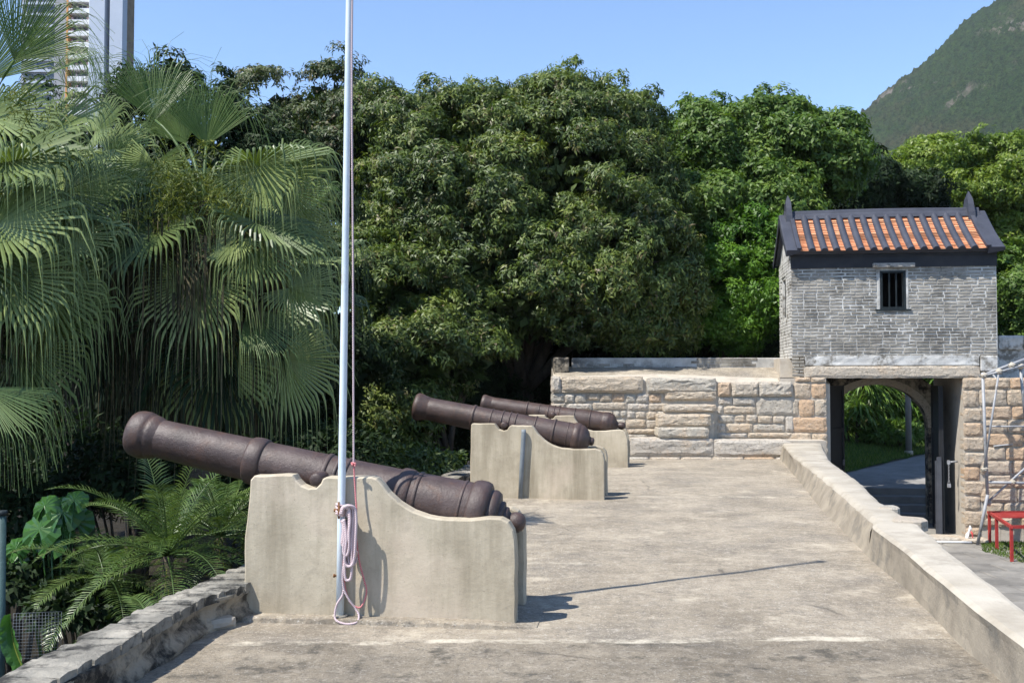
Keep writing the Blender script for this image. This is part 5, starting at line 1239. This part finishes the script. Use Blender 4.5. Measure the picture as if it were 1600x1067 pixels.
def simple_bush(name, label, cat, c, rad, n, L, W, leaf, droop=.3, seed=0, group=None, zb=None, tone=.45):
    c = np.array(c, float); zb = c[2] - rad[2] if zb is None else zb
    root = empty(name, (c[0], c[1], zb), 0, label, cat, group)
    d = rdir(n); d[:, 2] = np.abs(d[:, 2]) * 1.0 - .25; d = nrmz(d); lump = np.array([1 + .35 * noise.noise(Vector(tuple(v * 2.6 + seed))) for v in d])
    P = d * np.array(rad) * (lump * rng.uniform(.55, 1.03, n) ** .7)[:, None] + np.array([0, 0, c[2] - zb])
    D = nrmz(d * .7 + rdir(n) * .8 + np.array([0, 0, -droop])); U = nrmz(d + np.array([0, 0, .5]) + rdir(n) * .4)
    link('foliage', leaf_mesh(name, P, D, U, L * rng.uniform(.6, 1.3, n), W * rng.uniform(.7, 1.2, n), tone + rng.normal(0, .18, n) + .2 * (lump - 1), LF[leaf]), root)
    q = MB()
    for k in range(7): a = k * .9; limb(q, (0.03 * math.cos(a), .03 * math.sin(a), -.1), (rad[0] * .6 * math.cos(a), rad[1] * .6 * math.sin(a), (c[2] - zb) * 1.1), .025, .006, .1, 5)
    q.build('stem', M['bark'], root); return root
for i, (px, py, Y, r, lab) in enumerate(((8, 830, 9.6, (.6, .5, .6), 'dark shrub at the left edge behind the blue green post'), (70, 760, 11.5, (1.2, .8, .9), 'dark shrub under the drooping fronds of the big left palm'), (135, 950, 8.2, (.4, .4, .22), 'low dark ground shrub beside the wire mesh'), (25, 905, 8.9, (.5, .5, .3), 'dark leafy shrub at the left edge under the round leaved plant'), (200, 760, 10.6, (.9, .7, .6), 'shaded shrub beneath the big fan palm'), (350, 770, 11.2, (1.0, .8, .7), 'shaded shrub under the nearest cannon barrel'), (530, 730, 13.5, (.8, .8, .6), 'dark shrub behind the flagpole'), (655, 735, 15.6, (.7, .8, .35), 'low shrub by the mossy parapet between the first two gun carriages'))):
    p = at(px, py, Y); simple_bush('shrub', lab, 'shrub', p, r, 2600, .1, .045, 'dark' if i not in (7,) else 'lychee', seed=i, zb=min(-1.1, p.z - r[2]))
# wire mesh and post
mc = at(58, 985, 6.9); wm = empty('wire_mesh', (mc.x, 6.9, mc.z - .18), R(12), 'panel of grey square wire mesh standing among the plants at lower left', 'wire fence')
q = MB(); W_ = .3
for i in range(16): x = -W_ / 2 + W_ * i / 15; q.tube([(x, 0, 0), (x, .004, .30)], .0009, 4)
q.build('upright_wire', M['conduit'], wm); q = MB()
for i in range(15): z = .30 * i / 14; q.tube([(-W_ / 2, .003, z), (W_ / 2, .003, z)], .0009, 4)
q.build('cross_wire', M['conduit'], wm)
a = at(1, 1050, 6.4); b = at(3, 805, 6.4); o = empty('garden_post', (a.x, 6.4, -1.1), 0, 'thin blue green post at the very left edge below the palm fronds', 'post')
q = MB(); q.tube([(0, 0, 0), (b.x - a.x, 0, b.z + 1.1)], [.028, .026], 12); q.build('shaft', M['teal'], o); q = MB(); q.tube([(b.x - a.x, 0, b.z + 1.1), (b.x - a.x, 0, b.z + 1.13)], .032, 12); q.build('cap', M['frame'], o)

# ------------------------------------------------------------------ broadleaf trees
ly = dict(clump_r=.34, spacing=.46, twigs=17, per=8, L=.135, W=.042, droop=.6, tipcol=.08, mound=1.12)
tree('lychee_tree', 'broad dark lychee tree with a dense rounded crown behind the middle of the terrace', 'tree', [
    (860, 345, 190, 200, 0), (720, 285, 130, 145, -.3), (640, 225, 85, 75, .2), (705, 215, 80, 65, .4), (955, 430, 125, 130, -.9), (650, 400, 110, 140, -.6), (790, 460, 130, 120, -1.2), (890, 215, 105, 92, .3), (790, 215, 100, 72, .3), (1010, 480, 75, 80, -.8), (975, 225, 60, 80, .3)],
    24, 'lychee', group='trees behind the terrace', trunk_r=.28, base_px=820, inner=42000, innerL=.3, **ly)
tree('lychee_tree', 'lower dark lychee branches hanging behind the cannon muzzles', 'tree', [
    (650, 560, 85, 75, 0), (765, 490, 75, 70, 2.6), (730, 570, 50, 40, .6), (600, 480, 70, 80, .4), (640, 650, 70, 45, .3), (590, 640, 55, 60, .8)],
    21.0, 'lychee', group='trees behind the terrace', trunk_r=.15, base_px=700, inner=3500, innerL=.35, **{**ly, 'clump_r': .3, 'mound': 1.0})
tree('tall_tree', 'taller open crowned olive green tree rising behind the flagpole', 'tree', [
    (520, 185, 85, 80, 0), (440, 200, 62, 85, .3), (560, 270, 90, 110, -.3), (470, 300, 110, 110, .2), (600, 220, 70, 75, .2), (412, 270, 50, 70, .8)],
    25, 'olive', group='trees behind the terrace', trunk_r=.2, base_px=500, inner=3000, innerL=.35, twiggy=6, **{**ly, 'twigs': 14, 'tipcol': .14, 'spacing': .5, 'mound': 1.1})
br = dict(clump_r=.34, spacing=.46, twigs=15, per=8, L=.13, W=.062, droop=.2, mound=1.05)
tree('broadleaf_tree', 'bright green broad tree with feathery top shoots left of the gatehouse', 'tree', [
    (1230, 260, 105, 90, 0), (1130, 240, 90, 80, .5), (1060, 230, 70, 75, 1), (1280, 260, 70, 80, .2), (1150, 330, 110, 80, -.6), (1230, 340, 80, 70, -.6), (1080, 320, 70, 80, -.2), (1200, 210, 90, 45, .6), (1085, 400, 75, 75, .5)],
    26, 'bright', group='trees behind the terrace', trunk_r=.24, base_px=1160, inner=7000, innerL=.4, twiggy=3, **br)
tree('broadleaf_tree', 'bright lime green shrubby tree beside the left wall of the gatehouse', 'tree', [
    (1160, 430, 70, 75, 0), (1110, 480, 60, 65, -.3), (1200, 480, 45, 70, -.2), (1180, 390, 55, 45, .2), (1150, 520, 80, 50, 0), (1230, 430, 30, 60, .6)],
    24.3, 'lime', group='trees behind the terrace', trunk_r=.12, base_px=1150, inner=3000, innerL=.3, **{**br, 'L': .12, 'W': .045, 'clump_r': .3, 'spacing': .42, 'mound': .95})
tree('dark_tree', 'small dark evergreen tree between the bright tree and the gatehouse roof', 'tree', [(1365, 300, 48, 45, 0), (1340, 330, 50, 60, .5), (1410, 300, 38, 40, 1)], 31, 'dark', trunk_r=.15, group='trees behind the terrace', inner=1500, innerL=.4, **{**ly, 'tipcol': 0, 'L': .2, 'W': .06})
tree('broadleaf_tree', 'yellow green tree with a wide crown behind the gatehouse roof', 'tree', [
    (1500, 300, 110, 70, 0), (1590, 290, 85, 70, .4), (1420, 305, 70, 55, .2), (1455, 270, 60, 45, .4), (1560, 260, 60, 40, .5), (1680, 320, 90, 90, .5), (1610, 400, 80, 80, 0)],
    34, 'yellowgreen', group='trees behind the terrace', trunk_r=.22, base_px=1520, inner=5000, innerL=.4, **br)
tree('broadleaf_tree', 'dark green tree close behind the right side of the gatehouse', 'tree', [(1600, 450, 60, 70, 0), (1650, 500, 60, 70, .3), (1580, 510, 45, 40, .3)], 25.5, 'bright', group='trees behind the terrace', trunk_r=.12, inner=1500, innerL=.35, **br)
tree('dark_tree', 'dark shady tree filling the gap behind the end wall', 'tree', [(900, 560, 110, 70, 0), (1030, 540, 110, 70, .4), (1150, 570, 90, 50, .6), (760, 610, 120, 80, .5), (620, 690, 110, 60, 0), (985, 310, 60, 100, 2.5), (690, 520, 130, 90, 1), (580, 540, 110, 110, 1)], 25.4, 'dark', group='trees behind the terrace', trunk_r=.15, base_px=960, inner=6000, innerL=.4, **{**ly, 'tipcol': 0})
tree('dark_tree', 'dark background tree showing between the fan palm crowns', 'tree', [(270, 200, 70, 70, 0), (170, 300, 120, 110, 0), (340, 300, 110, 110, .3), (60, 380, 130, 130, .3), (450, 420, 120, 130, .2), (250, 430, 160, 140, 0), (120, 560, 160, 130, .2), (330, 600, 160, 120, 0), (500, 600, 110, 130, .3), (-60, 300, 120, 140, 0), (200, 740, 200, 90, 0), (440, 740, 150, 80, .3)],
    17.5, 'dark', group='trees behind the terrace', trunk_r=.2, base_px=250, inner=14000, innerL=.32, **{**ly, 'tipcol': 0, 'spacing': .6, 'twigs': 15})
# far wooded mass closing the gaps low down
n = 26000; x = rng.uniform(-26, 32, n); y = 33 + rng.uniform(0, 4, n); h = np.array([4.2 + 1.6 * noise.noise(Vector((a * .25, 0, 3))) for a in x]); z = -1.6 + rng.random(n) ** .8 * h
P = np.c_[x, y - 1.2 * np.sin((z + 1.6) / h * 3), z]; D = nrmz(rdir(n) + np.array([0, -.5, -.2])); o = link('far_woodland', leaf_mesh('far_woodland', P, D, rdir(n), rng.uniform(.3, .6, n), rng.uniform(.15, .3, n), rng.random(n), LF['olive'])); tag(o, 'dark continuous woodland far behind the garden trees', 'woodland', kind='stuff')

# ------------------------------------------------------------------ plants seen through the gateway
def strap_plant(label, c, n, L, W, seed, el=(80, -10), group='strap leaved bushes beyond the gateway'):
    random.seed(seed); root = empty('strap_leaf_bush', c, 0, label, 'bush', group); heads = []
    q = MB()
    for s in range(5):
        hx, hy, hz = random.uniform(-.5, .5), random.uniform(-.3, .3), random.uniform(.5, 2.1); heads.append((hx, hy, hz)); limb(q, (hx * .3, hy * .3, -.1), (hx, hy, hz), .04, .025, .0, 5)
    q.build('stem', M['bark'], root); q = MB()
    for i in range(n):
        h = random.choice(heads); az = random.uniform(0, 6.28); e = R(random.uniform(*el)); p = np.array(h) + rng.normal(0, .06, 3); d = np.array([math.cos(az) * math.cos(e), math.sin(az) * math.cos(e), math.sin(e)]); l = L * random.uniform(.7, 1.2); sd = np.cross(d, [0, 0, 1]); sd /= np.linalg.norm(sd); vs = []
        for k in range(5):
            w = W * (.5, 1, .95, .6, .05)[k] / 2; vs += [tuple(p - sd * w), tuple(p + sd * w)]; d = d + DOWN * (.25 + .12 * k); d /= np.linalg.norm(d); p = p + d * l / 4
        q.add(vs, [(2 * k, 2 * k + 1, 2 * k + 3, 2 * k + 2) for k in range(4)], False, random.random())
    q.build('foliage', LF['strap'], root); return root
for i, (px, Y, lab) in enumerate(((1332, 30.6, 'bush of long drooping strap leaves at the left of the gateway view'), (1372, 31.2, 'second strap leaved bush in the middle of the gateway view'), (1440, 31.6, 'strap leaved bush behind the concrete post beyond the gateway'))):
    p = at(px, 690, Y); strap_plant(lab, (p.x, Y, -.45), 420 if i != 2 else 260, .75, .06, 60 + i)
for i, (px, py, Y, rad, lab) in enumerate(((1395, 680, 30.5, (.9, .5, .45), 'leafy low bush beside the concrete post beyond the gateway'), (1440, 670, 32.2, (1.3, .8, 1.1), 'broad leafy bush behind the post seen through the arch'), (1350, 640, 33, (1.9, .9, 1.9), 'tall leafy backdrop bush seen through the arch'), (1460, 620, 33.2, (1.8, .9, 1.8), 'tall leafy bush at the right of the gateway view'))):
    p = at(px, py, Y); simple_bush('leafy_bush', lab, 'bush', p, rad, 2600 if i < 1 else 5200, .2, .075, 'strap' if i < 2 else 'bright', seed=80 + i, group='leafy bushes beyond the gateway', zb=-.6)
p = at(1420, 705, 29.6); po = empty('concrete_post', (p.x, 29.6, p.z - .1), 0, 'plain round grey concrete post standing on the grass beyond the gateway', 'post')
q = MB(); q.tube([(0, 0, 0), (0, 0, 2), (0, 0, 5)], [.085, .08, .07], 18); q.build('shaft', M['path'], po); q = MB(); q.tube([(0, 0, 0), (0, 0, .12)], .12, 14); q.build('footing', M['kerb'], po)

# grass: on the bank, at the scaffold foot, tufts at the wall
def grass(name, label, pts, n, L):
    P = np.array([random.choice(pts)(random.random(), random.random()) for _ in range(n)]); D = nrmz(rdir(n) * .5 + np.array([0, 0, 1])); 
    o = link(name, leaf_mesh(name, P, D, nrmz(rdir(n) + np.array([0, -1, .3])), L * rng.uniform(.5, 1.3, n), .012 + .01 * rng.random(n), rng.random(n), LF['grass'])); return tag(o, label, 'grass', kind='stuff')
def bankpt(a, b):
    t, s = a * .75, b ** 1.3 * .8; y = 24.9 + t * 11; return (bank_edge(y) - s * 4.5, y + s * 3.2, path_z(y) + .02 + .75 * (s ** .8))
grass('bank_grass', 'short green grass on the bank beyond the gateway', [bankpt], 15000, .14)
def scpt(a, b): p = gnd(1535 + 110 * a, 848 + 32 * b ** 1.5 * (.4 + a), GZ); return (p.x, p.y, GZ - .02)
grass('foot_grass', 'small patch of grass under the scaffold and red bench', [scpt], 2600, .07)
